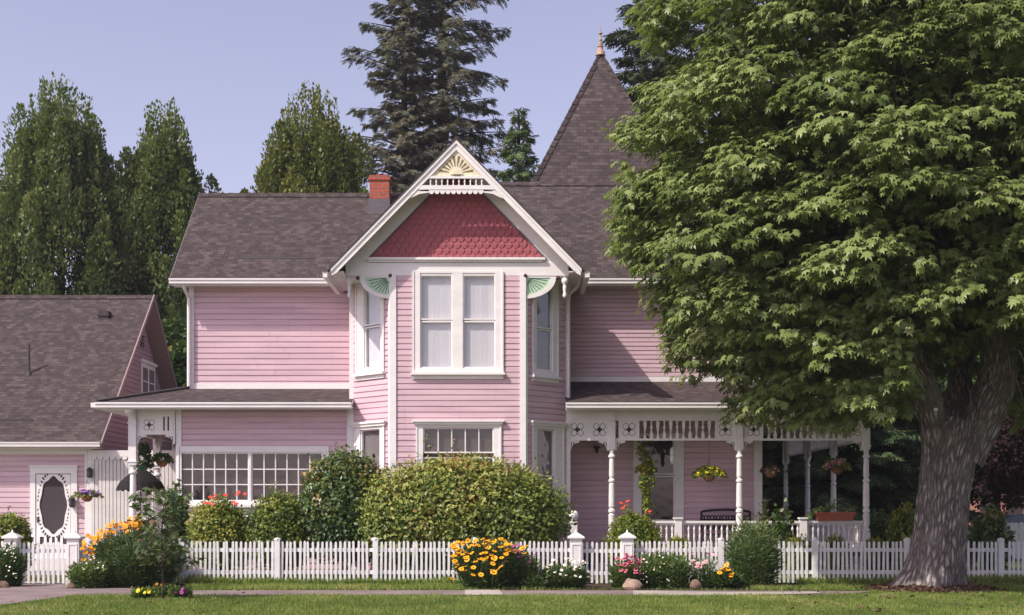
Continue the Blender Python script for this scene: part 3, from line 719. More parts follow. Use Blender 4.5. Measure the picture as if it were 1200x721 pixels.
# green fan brackets under the gable corners and pendants
for s in (-1, 1):
    X0 = (XFL if s < 0 else XFR)-GX-s*.0; xo = GX
    inner = -1.665 if s < 0 else 1.70; outer = inner+s*.80; z1_ = 7.60
    zlow = z1_-.58
    def cv(t, off=0):      # quarter disc round the inner top corner
        a = t*math.pi/2
        return (inner+s*.66*math.cos(a), z1_-.05-.44*math.sin(a))
    pts = [cv(i/9) for i in range(10)]
    g = MB(); g.pprism(PW, ([(outer,z1_)]+pts+[(inner,z1_)])[::s], -.03, .0); gb_ = g.build('fan_bracket', M['green'], house)
    e = MB()
    for i in range(9):
        (a, c), (d, f) = pts[i], pts[i+1]; k0=1.0; k1=1.20; ci=inner; cz_=z1_-.05; e.pprism(PW, [(ci+(a-ci)*k0,cz_+(c-cz_)*k0),(ci+(a-ci)*k1,cz_+(c-cz_)*k1),(ci+(d-ci)*k1,cz_+(f-cz_)*k1),(ci+(d-ci)*k0,cz_+(f-cz_)*k0)], -.035, .02)
    e.pbox(PW, *sorted((outer, inner)), z1_-.05, z1_, -.03, .018); e.pbox(PW, *sorted((inner, inner-s*.05)), zlow-.1, z1_, -.03, .022)
    e.build('rim', M['white'], gb_)
    e = MB()
    for i in range(8):
        a = math.radians(10+i*10.5); r0, r1 = .13, .33
        ox = inner+s*.02; oz = z1_-.03
        L_ = .56-.16*i/8
        p0 = (ox+s*math.cos(a)*.12, oz-math.sin(a)*.12); p1 = (ox+s*math.cos(a)*L_, oz-math.sin(a)*L_*.95)
        nx, nz = math.sin(a)*.011, math.cos(a)*.011
        e.pprism(PW, [(p0[0]-nx*s,p0[1]-nz),(p1[0]-nx*s,p1[1]-nz),(p1[0]+nx*s,p1[1]+nz),(p0[0]+nx*s,p0[1]+nz)], 0, .004)
    e.build('slot_inlay', M['green_dark'], gb_)
    for c_ in ((GX+outer+s*.04, YF-.03, z1_-.06), (GX+inner+s*.02, YF-.04, z1_-.0)):
        e = MB(); e.ball(c_, .05, 10); e.build('boss', M['burgundy'], gb_)
    e = MB(); x = GX+s*2.72
    e.lathe([(.045,-.42),(.055,-.36),(.045,-.30),(.03,-.28),(.05,-.22),(.05,-.12),(.03,-.10),(.075,-.06),(.095,0),(.075,.06),(.03,.09),(.05,.10)], (x, YF+.02, 7.47), 12)
    e.build('pendant', M['white'], house, smooth=True)

# tower roof ---------------------------------------------------------------
tx, ty, tb, ta, th = 2.80, 42.1, 11.0, 16.2, 2.32
b = MB(); c4 = [(tx-th,ty-th),(tx+th,ty-th),(tx+th,ty+th),(tx-th,ty+th)]
for i in range(4):
    (x0,y0),(x1,y1) = c4[i], c4[(i+1)%4]; b.add([(x0,y0,tb+.24),(x1,y1,tb+.24),(tx,ty,ta)], [(0,1,2)])
tr = b.build('tower_roof', M['shingle'], house, uv='roof')
b = MB()
for (x0, y0) in c4:
    n = 20
    for i in range(n):
        a, c = i/n, (i+1)/n-.006; P0 = Vector((x0,y0,tb+.24)).lerp(Vector((tx,ty,ta)), a); P1 = Vector((x0,y0,tb+.24)).lerp(Vector((tx,ty,ta)), c)
        dx, dy = (1 if x0 < tx else -1), (1 if y0 < ty else -1); wq = .15*(1 if i < n-2 else .5)
        o = Vector((-dx*.02,-dy*.02,.035))
        for (ex, ey) in ((dx*wq,0),(0,dy*wq)):
            q = [P0+o*1.3, P1+o, P1+Vector((ex,ey,0))+o*.6, P0+Vector((ex,ey,0))+o*.9]
            b.add(q+[P0+Vector((0,0,-.03)), P0+Vector((ex,ey,-.03))], [(0,1,2,3),(0,3,5,4)])
b.build('hip_cap', M['shingle'], tr, uv='roof')
b = MB(); b.box(tx-th+.02, tx+th-.02, ty-th+.02, ty+th-.02, 8.5, tb+.23); b.build('tower_base', M['flash'], house)
b = MB(); b.lathe([(.20,-.12),(.17,.02),(.11,.10),(.09,.20),(.12,.22),(.12,.26),(.07,.28)], (tx,ty,ta), 12); b.v = [(tx+(x-tx)*.8, ty+(y-ty)*.8, ta-.1+(z-ta+.1)*.8) for x,y,z in b.v]
fo = b.build('finial', M['copper'], tr, smooth=False)
b = MB(); b.lathe([(.07,.28),(.09,.33),(.05,.38),(.05,.44),(.075,.5),(.05,.56),(.03,.62),(.03,.72),(.09,.74),(.09,.77),(.03,.79),(.02,.9),(.005,1.05)], (tx,ty,ta), 10); b.v = [(tx+(x-tx)*.75, ty+(y-ty)*.75, ta-.1+(z-ta+.1)*.8) for x,y,z in b.v]; b.build('spire', M['copper'], tr)

# chimney -------------------------------------------------------------------
cx0, cx1 = wx(433,38.2), wx(456,38.2)
b = MB(); b.box(cx0, cx1, 38.2, 38.78, 10.3, wz(211,38.2)); b.box(cx0-.03, cx1+.03, 38.17, 38.81, wz(211,38.2), wz(207,38.2)); b.box(cx0+.02, cx1-.02, 38.22, 38.76, wz(207,38.2), wz(205,38.2))
ch = b.build('chimney', M['brick'], house, uv='box')
b = MB(); b.box(cx0-.02, cx1+.02, 38.17, 38.8, 9.6, wz(233,38.2)); b.build('flashing', M['flash'], ch)

# low roofs ---------------------------------------------------------------------
# left: lean-to along the front that hips round over the side porch
ZL, ZLT = 4.46, 5.0
ex0, ey0, ex1 = -10.68, 34.2, -4.12
b = MB()
b.slab([(ex0,ey0,ZL),(ex1,ey0,ZL),(ex1,W1,ZLT),(XL,W1,ZLT)], .09); b.slab([(ex0,ey0,ZL),(XL,W1,ZLT),(XL,40.5,ZLT),(ex0,40.5,ZL)], .09)
lr = b.build('porch_roof', [M['shingle'], M['white_dull']], house, uv='roof')
b = MB(); b.tube([(ex0,ey0,ZL+.02),(XL,W1,ZLT+.03)], .05, 5); b.build('hip_cap', M['dark_trim'], lr)
gutter(ex0, ex1, ey0, ZL-.02); soffit(ex0, ex1, ey0+.03, 34.8, ZL-.10)
b = MB(); b.box(ex0, XL-.02, 34.8, 40.5, ZL-.13, ZL-.10); b.build('soffit', M['white_dull'], house)
b = MB(); b.box(ex0-.11, ex0, ey0-.11, 40.5, ZL-.14, ZL-.02); b.build('gutter', M['white'], house)
# right: porch roof that hips round the right-hand corner
ZP, ZPT = 4.45, 5.2; px0, py0, px1 = 1.38, 34.18, 9.55
b = MB()
b.slab([(px0,py0,ZP),(px1,py0,ZP),(XR,W1,ZPT),(px0,W1,ZPT)], .09); b.slab([(px1,py0,ZP),(px1,46.5,ZP),(XR,46.5,ZPT),(XR,W1,ZPT)], .09)
rr2 = b.build('porch_roof', [M['shingle'], M['white_dull']], house, uv='roof')
b = MB(); b.tube([(px1,py0,ZP+.02),(XR,W1,ZPT+.03)], .05, 5); b.build('hip_cap', M['dark_trim'], rr2)
gutter(px0, px1, py0, ZP-.02)
b = MB(); b.box(px1, px1+.11, py0-.11, 46.5, ZP-.14, ZP-.02); b.build('gutter', M['white'], house)
b = MB(); b.box(px0+.1, px1, py0+.03, W1, ZP-.13, ZP-.10); b.box(XR, px1, W1, 46.5, ZP-.13, ZP-.10); b.build('porch_ceiling', M['white_dull'], house)
# porch floor and steps
b = MB(); b.box(4.4, 9.35, 34.55, W1, .50, FZ); b.box(1.55, 4.4, 35.5, W1, .50, FZ); b.box(XR, 9.35, W1, 46.3, .5, FZ)
b.box(4.4, 9.3, 34.62, 34.70, .0, .5, 1); b.box(9.2, 9.28, 34.7, 46.2, 0, .5, 1)
for k in range(3): b.box(2.1, 4.3, 34.55+k*.3, 35.5, .0 if k == 0 else .155*k, .155*(k+1), 0)
b.build('porch_floor', [M['flash'], M['white_dull']], house)

# turned posts and lacework
def post_mesh(z0, z1, zc, r=.085, sq=.085):
    """z0 floor, zc underside of the square head, z1 top"""
    b = MB(); h = zc-z0
    b.box(-sq, sq, -sq, sq, 0, .5)
    pr = [(r*.85,.5),(r*1.15,.53),(r*1.15,.56),(r*.7,.60),(r,.68),(r*1.05,h*.36),(r*.72,h*.37),(r*1.1,h*.385),(r*1.1,h*.405),(r*.72,h*.42),(r,h*.44),(r*.9,h*.66),(r*.68,h*.67),(r*1.05,h*.685),(r*1.05,h*.70),(r*.68,h*.715),(r*.88,h*.74),(r*.8,h*.90),(r*.65,h*.91),(r*1.1,h*.925),(r*1.1,h*.94),(r*.7,h*.955),(r*.85,h)]
    b.lathe(pr, (0,0,0), 14)
    b.box(-sq, sq, -sq, sq, h, z1-z0)
    b.box(-sq-.02, sq+.02, -sq-.02, sq+.02, h+.07, h+.11); b.box(-sq-.02, sq+.02, -sq-.02, sq+.02, z1-z0-.42, z1-z0-.38); b.box(-sq+.02, sq-.02, -sq-.03, sq+.03, z1-z0-.30, z1-z0-.05)
    return b.mesh('porch_post', M['white'], smooth=False)
PY = 34.72; ZT = ZP-.13
pz = lambda py: wz(py, PY)
pm = post_mesh(FZ, ZT, pz(527)); pm_low = post_mesh(.05, ZT, pz(527))
def post(x, y, me=None, z=FZ, label=None):
    o = put('porch_post', me or pm, house, (x, y, z)); return o
XP = [wx(717,PY), wx(866.5,PY), wx(1015,PY)]
post(XP[0], PY); post(XP[1], PY); post(XP[2], PY)
for y in (38.25, 41.6, 44.9): post(XP[2], y)
def bracket(b, P, u, z, s, r=.26, d0=-.02, d1=.02, mi=0):
    """little fretwork quarter bracket hanging below z beside a post"""
    n = 6; pts = [(u, z), (u+s*r, z), (u+s*r, z-.04)]
    for i in range(n+1):
        a = math.pi/2*i/n; rr = r*.86+(.012 if i % 2 else -.008)
        pts.append((u+s*(r*.96-rr*math.sin(a)+.02), z-.05-rr*(1-math.cos(a))*.9))
    pts += [(u+s*.02, z-r*1.0), (u, z-r*1.0)]
    b.pprism(P, pts[::-s], d0, d1, mi)
def clover(b, P, uc, zc, r, d):
    """dark inlay for the shade in a pierced quatrefoil: a plus and four curls"""
    w = r*.13; q = r*.34
    b.pprism(P, [(uc-w,zc-q),(uc+w,zc-q),(uc+w,zc+q),(uc-w,zc+q)], d, d+.004); b.pprism(P, [(uc-q,zc-w),(uc+q,zc-w),(uc+q,zc+w),(uc-q,zc+w)], d, d+.0055)
    for k in range(4):
        a0 = math.pi/4+k*math.pi/2; cx, cz = uc+r*.56*math.cos(a0), zc+r*.56*math.sin(a0); rr = r*.40
        for j in range(5):
            a = a0+math.radians(-110+j*55-22); c = a+math.radians(40)
            b.pprism(P, [(cx+rr*math.cos(a)*.8,cz+rr*math.sin(a)*.8),(cx+rr*math.cos(a),cz+rr*math.sin(a)),(cx+rr*math.cos(c),cz+rr*math.sin(c)),(cx+rr*math.cos(c)*.8,cz+rr*math.sin(c)*.8)], d, d+.004)
def frieze(P, u0, u1, clov, zt, zb, spin=True, end=(True,True), rr=.26):
    """beam, then a band of inlaid boards and spindles, and corner brackets"""
    b = MB(); b.pbox(P, u0, u1, zt, ZT, -.06, .03); kss = []; b.pbox(P, u0, u1, zt-.0-.03, zt, -.05, .045)
    b.pbox(P, u0, u1, zb, zb+.055, -.035, .035); b.pbox(P, u0, u1, zt-.07, zt-.03, -.03, .03)
    lo, hi = zb+.055, zt-.07; zc = (lo+hi)/2; r = (hi-lo)/2
    for (c, hwid) in clov:
        b.pbox(P, c-hwid, c+hwid, lo, hi, -.02, .012); ks = MB(); clover(ks, P, c, zc, r*.92, .012); kss.append(ks)
        for e in (-1, 1): b.pbox(P, c+e*hwid-.02, c+e*hwid+.02, lo, hi, -.025, .02)
    if not spin: b.pbox(P, u0, u1, lo, hi, -.018, .009)
    if spin:
        a = min((c+h for c, h in clov if c < (u0+u1)/2), default=u0); z = max((c-h for c, h in clov if c > (u0+u1)/2), default=u1)
        n = max(2, round((z-a)/.165)); h = hi-lo
        for i in range(1, n):
            c = a+(z-a)*i/n
            prof = [(.04,0),(.032,.05),(.014,.10),(.014,.16),(.022,.22),(.042,h*.75),(.045,h*.9),(.03,h)] if i % 2 else [(.03,0),(.045,h*.10),(.042,h*.25),(.014,h*.42),(.014,h*.55),(.038,h*.62),(.014,h*.72),(.022,h)]
            for (r_, z_), (r2_, z2_) in zip(prof[:-1], prof[1:]):
                b.pprism(P, [(c-r_,lo+z_),(c+r_,lo+z_),(c+r2_,lo+z2_),(c-r2_,lo+z2_)], -.012, .012)
    if end[0]: bracket(b, P, u0, zb, 1, rr)
    if end[1]: bracket(b, P, u1, zb, -1, rr)
    f = b.build('frieze', M['white'], house); 
    for ks in kss: ks.build('dark_inlay_pattern', M['gap'], f)
    for e, u in ((0,u0),(1,u1)):
        if end[e]:
            k = MB(); s = 1 if e == 0 else -1
            for (du, dz, w, h) in ((.05,.05,.10,.018),(.05,.05,.018,.11),(.10,.09,.05,.05)):
                k.pbox(P, *sorted((u+s*du, u+s*(du+w))), zb-dz-h, zb-dz, .02, .024)
            k.build('dark_fret_inlay', M['gap'], f)
PP = Plane(0, PY, 1, PY); z_t, z_b = pz(490), pz(516.5)
frieze(PP, wx(667,PY), XP[0]-.085, [(wx(676.5,PY),.19),(wx(702.5,PY),.19)], z_t, z_b, spin=False)
frieze(PP, XP[0]+.085, XP[1]-.085, [(wx(737,PY),.25),(wx(850,PY),.25)], z_t, z_b)
frieze(PP, XP[1]+.085, XP[2]-.085, [(wx(883,PY),.23),(wx(1001,PY),.20)], z_t, z_b)
PS = Plane(XP[2], PY, XP[2], 46)
yy = [PY, 38.25, 41.6, 44.9]
for i in range(3): frieze(PS, yy[i]-PY+.085, yy[i+1]-PY-.085, [(yy[i]-PY+.35,.22),(yy[i+1]-PY-.35,.22)], z_t, z_b)
# left side porch: posts run back along the side of the house
XQ = wx(156, PY); 
ql = wx(203, PY)
qm = post_mesh(.02, ZL-.1, wz(545,PY), .095, .10)
post(XQ, PY, qm, .02); post(XQ, 37.1, qm, .02); post(XQ, 39.2, qm, .02)
zt2, zb2 = wz(486,PY), wz(509.5,PY)
ZTs = ZT; ZT = ZL-.12
frieze(PP, XQ+.10, XL-.03, [(wx(175,PY),.27)], zt2, zb2, spin=False, rr=.24)
for px in (192.5, 197.5):
    b = MB(); b.pbox(PP, wx(px-.9,PY), wx(px+.9,PY), wz(505,PY), wz(488.5,PY), .03, .034); b.build('slot_inlay', M['gap'], house)
b = MB(); b.pbox(PP, wx(188,PY), wx(203,PY), zb2+.05, zt2-.06, -.03, .03); b.lathe([(.03,-.22),(.1,-.16),(.11,-.1),(.05,-.04),(.05,0)], (XQ,34.3,ZL-.1), 8); b.build('frieze_board', M['white'], house)
PQ = Plane(XQ, 39.2, XQ, PY); frieze(PQ, .1, 2.0, [(1.05,.3)], zt2, zb2, spin=False, rr=.24); frieze(PQ, 2.2, 4.38, [(3.3,.3)], zt2, zb2, spin=False, rr=.24)
ZT = ZTs
b = MB(); b.box(-10.3, XL, 34.6, 40, .0, .45); b.build('porch_floor', M['flash'], house)

# railing
def bal_mesh(h):
    b = MB(); b.lathe([(.022,0),(.022,.08),(.034,.10),(.018,.14),(.03,.28),(.018,h*.6),(.032,h-.14),(.018,h-.11),(.022,h-.08),(.022,h)], (0,0,0), 7); return b.mesh('baluster', M['white'])
RZ = pz(610.5); bm_ = bal_mesh(RZ-.06-.72)
def railing(P, u0, u1, newels=()):
    b = MB(); b.pbox(P, u0, u1, RZ-.06, RZ, -.06, .06); b.pbox(P, u0, u1, RZ-.10, RZ-.06, -.03, .03); b.pbox(P, u0, u1, .66, .72, -.03, .03)
    r = b.build('railing', M['white'], house)
    n = int((u1-u0)/.135)
    for i in range(n):
        u = u0+(i+.5)*(u1-u0)/n
        if any(abs(u-q) < .12 for q in newels): continue
        o = put('baluster', bm_, r, P.p(u, .72)); 
    for q in newels:
        k = MB(); k.pbox(P, q-.09, q+.09, .6, RZ+.05, -.09, .09); k.pbox(P, q-.12, q+.12, RZ+.05, RZ+.09, -.12, .12); k.build('newel', M['white'], r)
railing(PP, wx(765,PY), XP[1]-.1, [wx(794.5,PY)]); railing(PP, XP[1]+.1, XP[2]-.1, [wx(941,PY)])
railing(PS, .1, 3.4); railing(PS, 3.65, 6.75)
b = MB(); x = wx(672.5, 33.9); b.box(x-.085, x+.085, 33.82, 33.99, 0, 1.32); np_ = b.build('newel_post', M['white'], house); b = MB(); b.lathe([(.06,0),(.11,.03),(.11,.07),(.05,.10),(.09,.14),(.12,.19),(.125,.24),(.11,.30),(.07,.345),(.02,.365)], (x,33.905,1.32), 20); b.build('ball', M['white'], np_, smooth=True)
b = MB(); x = wx(699,W1); z = wz(527,W1); b.pprism(Plane(0,W1,1,W1), [(x-.09,z+.05),(x-.05,z+.02),(x-.02,z-.1),(x+.03,z-.1),(x+.06,z+.02),(x+.10,z+.05),(x+.04,z+.12),(x,z+.07),(x-.04,z+.12)][::1], .02, .06)
b.build('wall_ornament', M['lantern'], house)
# ------------------------------------------------------------------ the outbuilding on the left
YC = 38.0; CXR = -12.0; CXL = -24.0; CRY = 43.0
cot = empty('garage_cottage', (-16, YC, 0), 'low pink outbuilding with steep grey shingle roof and white oval screen door', 'outbuilding')
Pc = Plane(CXL, YC, CXR, YC); Pcs = Plane(CXR, YC, CXR, 48)
dr = R(Pc, 36, 91, 547.5, 650)
b = siding(Pc, 0, Pc.len, 0, 3.55, [(dr[0]+.04, dr[1]-.04, 0, dr[3]-.04)], pitch=.15)
zr_, ze_ = 8.62, 3.60; hs = (zr_-ze_)/5.5
siding(Pcs, 0, 10, 0, 3.45, b=b, pitch=.15)
b.build('wall', M['pink'], cot)
gw = [(5.35,5.75,5.45,6.25),(5.95,6.35,5.45,6.25)]
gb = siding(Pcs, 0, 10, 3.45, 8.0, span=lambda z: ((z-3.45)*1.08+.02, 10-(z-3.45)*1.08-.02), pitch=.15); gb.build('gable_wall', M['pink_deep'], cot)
# window on the gable sits proud of the boards
b = MB(); b.pbox(Pcs, 4.95, 6.6, 5.32, 6.5, .02, .05); w_ = b.build('window', M['white_dull'], cot)
b = MB(); 
for g in ((5.1,5.68),(5.86,6.44)): b.pbox(Pcs, g[0], g[1], 5.45, 6.35, .05, .056)
b.build('pane', M['dark_room'], w_)
b = MB()
for g in ((5.1,5.68),(5.86,6.44)): b.pbox(Pcs, g[0], g[1], 5.88, 5.92, .056, .08)
b.pbox(Pcs, 4.85, 6.7, 5.24, 5.33, .02, .12); b.pbox(Pcs, 4.85, 6.7, 6.5, 6.6, .02, .1); b.build('sill', M['white_dull'], w_)
b = MB(); 
for k in range(4): b.pbox(Pcs, 4.85, 5.25, 7.0+k*.1, 7.05+k*.1, .02, .06)
b.build('gable_vent', M['dark_trim'], cot)
b = MB(); ye, xo = 37.5, CXR+.42
b.slab([(CXL,ye,ze_),(xo,ye,ze_),(xo,CRY,zr_),(CXL,CRY,zr_)], .10); b.slab([(CXL,CRY,zr_),(xo,CRY,zr_),(xo,48.5,ze_),(CXL,48.5,ze_)], .10)
cr = b.build('roof', [M['shingle'], M['rake']], cot, uv='roof')
b = MB(); x = CXL; k = 0
while x < xo:
    e = min(x+.3, xo+.02); z = zr_+.03+.006*(k%2)
    for sg in (-1,1): b.add([(x,CRY,z+.012),(e,CRY,z),(e,CRY+sg*.15,z-.14),(x,CRY+sg*.15,z-.128)], [(0,1,2,3) if sg<0 else (3,2,1,0)])
    x += .29; k += 1
b.build('ridge_cap', M['shingle'], cr, uv='roof')
b = MB(); b.slab([(xo,ye-.03,ze_+.03),(xo+.04,ye-.03,ze_+.03),(xo+.04,CRY,zr_+.05),(xo,CRY,zr_+.05)], .17, 0, 0); b.slab([(xo,CRY,zr_+.05),(xo+.04,CRY,zr_+.05),(xo+.04,48.5,ze_+.03),(xo,48.5,ze_+.03)], .17, 0, 0); b.build('rake_board', M['rake'], cot)
b = MB(); b.box(CXL, xo, ye-.11, ye, ze_-.12, ze_); b.box(CXL, xo, ye-.125, ye-.10, ze_-.03, ze_+.012); b.build('gutter', M['white_dull'], cot)
b = MB(); b.box(CXL, CXR+.3, ye, YC, ze_-.16, ze_-.13); b.build('soffit', M['white_dull'], cot)
b = MB(); b.pbox(Pc, Pc.len-.18, Pc.len+.02, 0, 3.5, -.02, .05); b.pbox(Pc, 0, Pc.len-.18, 3.3, 3.46, 0, .04); b.build('corner_board', M['white'], cot)
b = MB(); b.box(CXL, CXR-.2, 39.8, 39.9, 0, 3.4); b.box(CXL, CXR-.2, 38.4, 39.8, 3.38, 3.42); b.build('interior_wall', M['dark_room'], cot)
def on_cot_roof(px, py):
    # march along the view ray to the front slope
    for k in range(3700, 4400):
        Y = k/100
        if wz(py, Y) <= ze_+(Y-37.5)*hs: return Vector((wx(px,Y), Y, wz(py,Y)))
p = on_cot_roof(34, 438); b = MB(); b.tube([p-Vector((0,0,.1)), p+Vector((0,0,.86))], .035, 8); b.lathe([(.12,-.08),(.07,.03),(.04,.08)], tuple(p), 10); b.build('vent_pipe', M['dark_trim'], cot)
p = on_cot_roof(121, 374); b = MB(); b.box(p.x-.16, p.x+.16, p.y-.02, p.y+.3, p.z, p.z+.26); b.box(p.x-.19, p.x+.19, p.y-.05, p.y+.3, p.z+.10, p.z+.13); b.build('roof_vent', M['dark_trim'], cot)
p = on_cot_roof(0, 493); b = MB(); b.box(CXL, wx(38,p.y), p.y-.02, p.y+.03, p.z-.02, p.z+.045); b.build('flashing', M['dark_trim'], cr)
# door with scalloped oval screen
b = MB(); u0, u1, z0, z1 = dr; dz0 = .72
lu0, lu1 = Pc.U(43), Pc.U(83); lz1 = Pc.Z(556, lu0)
b.pbox(Pc, u0, lu0-.02, 0.5, z1, -.05, .06); b.pbox(Pc, lu1+.02, u1, .5, z1, -.05, .06); b.pbox(Pc, lu0-.02, lu1+.02, lz1+.02, z1, -.05, .057); b.pbox(Pc, u0-.03, u1+.03, z1, z1+.05, -.02, .09)
b.build('door_frame', M['white'], cot)
uc = (lu0+lu1)/2; wd = (lu1-lu0)/2; oz = Pc.Z(592, uc); oh = Pc.Z(559, uc)-oz; ow = wd*.78
b = MB(); NS = 48
def sc(a, k=1): 
    r = 1+.045*math.cos(8*a)
    return (uc+ow*k*r*math.cos(a), oz+oh*k*r*math.sin(a))
fzt = oz+oh+.07; fzb = oz-oh-.05
ring = [sc(2*math.pi*i/NS) for i in range(NS)]
def outr(a):
    c, s = math.cos(a), math.sin(a); k = min((wd)/max(abs(c),1e-6), (fzt-oz if s > 0 else oz-fzb)/max(abs(s),1e-6)); return (uc+c*k, oz+s*k)
# corner angles included so the panel is rectangular
angs = sorted([2*math.pi*i/NS for i in range(NS)]+[math.atan2(a,c)%(2*math.pi) for a,c in ((fzt-oz,wd),(fzt-oz,-wd),(fzb-oz,-wd),(fzb-oz,wd))])
for a, c in zip(angs, angs[1:]+[angs[0]+2*math.pi]):
    b.pprism(Pc, [sc(a), outr(a), outr(c), sc(c)][::-1], 0, .04)
b.pbox(Pc, lu0, lu1, fzt, lz1, 0, .04); b.pbox(Pc, lu0, lu1, fzb-.05, fzb, 0, .038)
b.pbox(Pc, lu0, lu0+.1, dz0, fzb-.05, 0, .04); b.pbox(Pc, lu1-.1, lu1, dz0, fzb-.05, 0, .04); b.pbox(Pc, lu0+.1, lu1-.1, dz0, fzb-.30, 0, .038)
for i in range(1, 5): u = lu0+.1+(lu1-lu0-.2)*i/5; b.pbox(Pc, u-.035, u+.035, fzb-.30, fzb-.05, .005, .035)
dd = b.build('screen_door', M['white'], cot)
b = MB()
for sx in (-1,1):
    for sz in (-1,1):
        for k in range(7):
            a = math.radians(28+k*8); r1, r2 = 1.13, 1.13+.10*(1-abs(k-3)/5)
            p0 = (uc+sx*ow*r1*math.cos(a), oz+sz*oh*r1*math.sin(a)); p1 = (uc+sx*ow*r2*math.cos(a)*1.04, oz+sz*oh*r2*math.sin(a)*1.02)
            q = .022; b.pprism(Pc, [(p0[0]-q,p0[1]),(p1[0]-q*1.3,p1[1]),(p1[0]+q*1.3,p1[1]),(p0[0]+q,p0[1])], .04, .044)
        for k in range(3):
            a = math.radians(8+k*7); p0 = (uc+sx*ow*1.17*math.cos(a), oz+sz*oh*1.2*math.sin(a)); b.pprism(Pc, [(p0[0]-.015,p0[1]-.035),(p0[0]+.015,p0[1]-.02),(p0[0]+.015,p0[1]+.035),(p0[0]-.015,p0[1]+.02)], .04, .044)
b.build('fretwork', M['gap'], dd)
b = MB(); b.add([Pc.p(lu0+.03,dz0,.01),Pc.p(lu1-.03,dz0,.01),Pc.p(lu1-.03,lz1,.01),Pc.p(lu0+.03,lz1,.01)], [(0,1,2,3)]); b.build('insect_screen', M['screen'], dd)
b = MB(); u = lu0+.05; b.pbox(Pc, u-.02, u+.02, oz-oh*.62, oz-oh*.42, .04, .07); b.build('door_handle', M['lantern'], dd)
b = MB(); b.box(Pc.p(lu0-.3,0).x, Pc.p(lu1+.3,0).x, 36.9, 38.0, 0, .36); b.box(Pc.p(lu0-.3,0).x, Pc.p(lu1+.3,0).x, 37.4, 38.0, .36, .68); b.build('doorstep', M['white_dull'], cot)
def wall_lamp(px, py, h=.3):
    u = Pc.U(px); z = Pc.Z(py, u); b = MB(); b.pbox(Pc, u-.06, u+.06, z-.05, z+.06, .05, .09); b.lathe([(.05,-h*.5),(.09,-h*.35),(.08,h*.2),(.10,h*.25),(.02,h*.5)], tuple(Pc.p(u,z,.16)), 8)
    b.build('wall_lantern', M['lantern'], cot)
wall_lamp(107, 554); wall_lamp(86.5, 588, .34)

# ribbed board screen between the buildings
YSn = 37.9; sx0, sx1 = CXR+.02, -9.0
scr = empty('board_screen', ((sx0+sx1)/2, YSn, 0), 'tall white ribbed screen with scalloped top closing the gap between the two buildings', 'screen')
b = MB(); x = sx0; k = 0
while x < sx1:
    b.box(x, x+.088, YSn, YSn+.025, .05, 3.32); x += .105
b.box(sx0, sx1, YSn+.025, YSn+.03, .05, 3.30, 1)
b.build('boards', [M['white_dull'], M['plaque']], scr)
b = MB(); Psn = Plane(sx0, YSn-.02, sx1, YSn-.02); b.pbox(Psn, 0, sx1-sx0, 3.22, 3.40, -.02, .02); scallops(b, Psn, 0, sx1-sx0, 3.22, .09, -.015, .015); b.build('scalloped_trim', M['white'], scr)
# umbrella, plaque and hanging pots near the side porch
UY = 36.6; ux = wx(165, UY); uz = wz(548, UY)
um = empty('garden_umbrella', (ux, UY, 0), 'open dark scalloped umbrella before the white ribbed screen', 'umbrella')
b = MB(); n = 20; R_ = .66; hh = .52
b.v = [(ux,UY,uz)]; rings = [(.3,.10),(.6,.25),(.85,.40),(1.0,.60)]
for (rr_, dz) in rings:
    for k in range(n*2): a = math.pi*k/n; b.v.append((ux+R_*rr_*math.cos(a), UY+R_*rr_*math.sin(a), uz-dz-(.06*abs(math.sin(k*math.pi/2)) if rr_ == 1 else 0)))
N2 = n*2
for k in range(N2): b.f.append((0,1+k,1+(k+1)%N2)); b.m.append(0)
for r in range(3):
    for k in range(N2): b.f.append((1+r*N2+k,1+(r+1)*N2+k,1+(r+1)*N2+(k+1)%N2,1+r*N2+(k+1)%N2)); b.m.append(0)
b.build('canopy', M['umbrella'], um); b = MB(); b.tube([(ux,UY,0),(ux,UY,uz+.08)], .02, 8); b.lathe([(.25,0),(.25,.06),(.05,.1)], (ux,UY,0), 12); b.build('pole', M['lantern'], um)
b = MB(); x = wx(166.5, 37.8); z = wz(580, 37.8); b.pprism(Plane(0,37.85,1,37.85), [(x+.19*math.cos(math.pi*i/10), z+.10*math.sin(math.pi*i/10)) for i in range(20)], 0, .03)
tag(b.build('wall_plaque', M['plaque']), 'small grey oval plaque on the white ribbed screen under the umbrella', 'plaque')

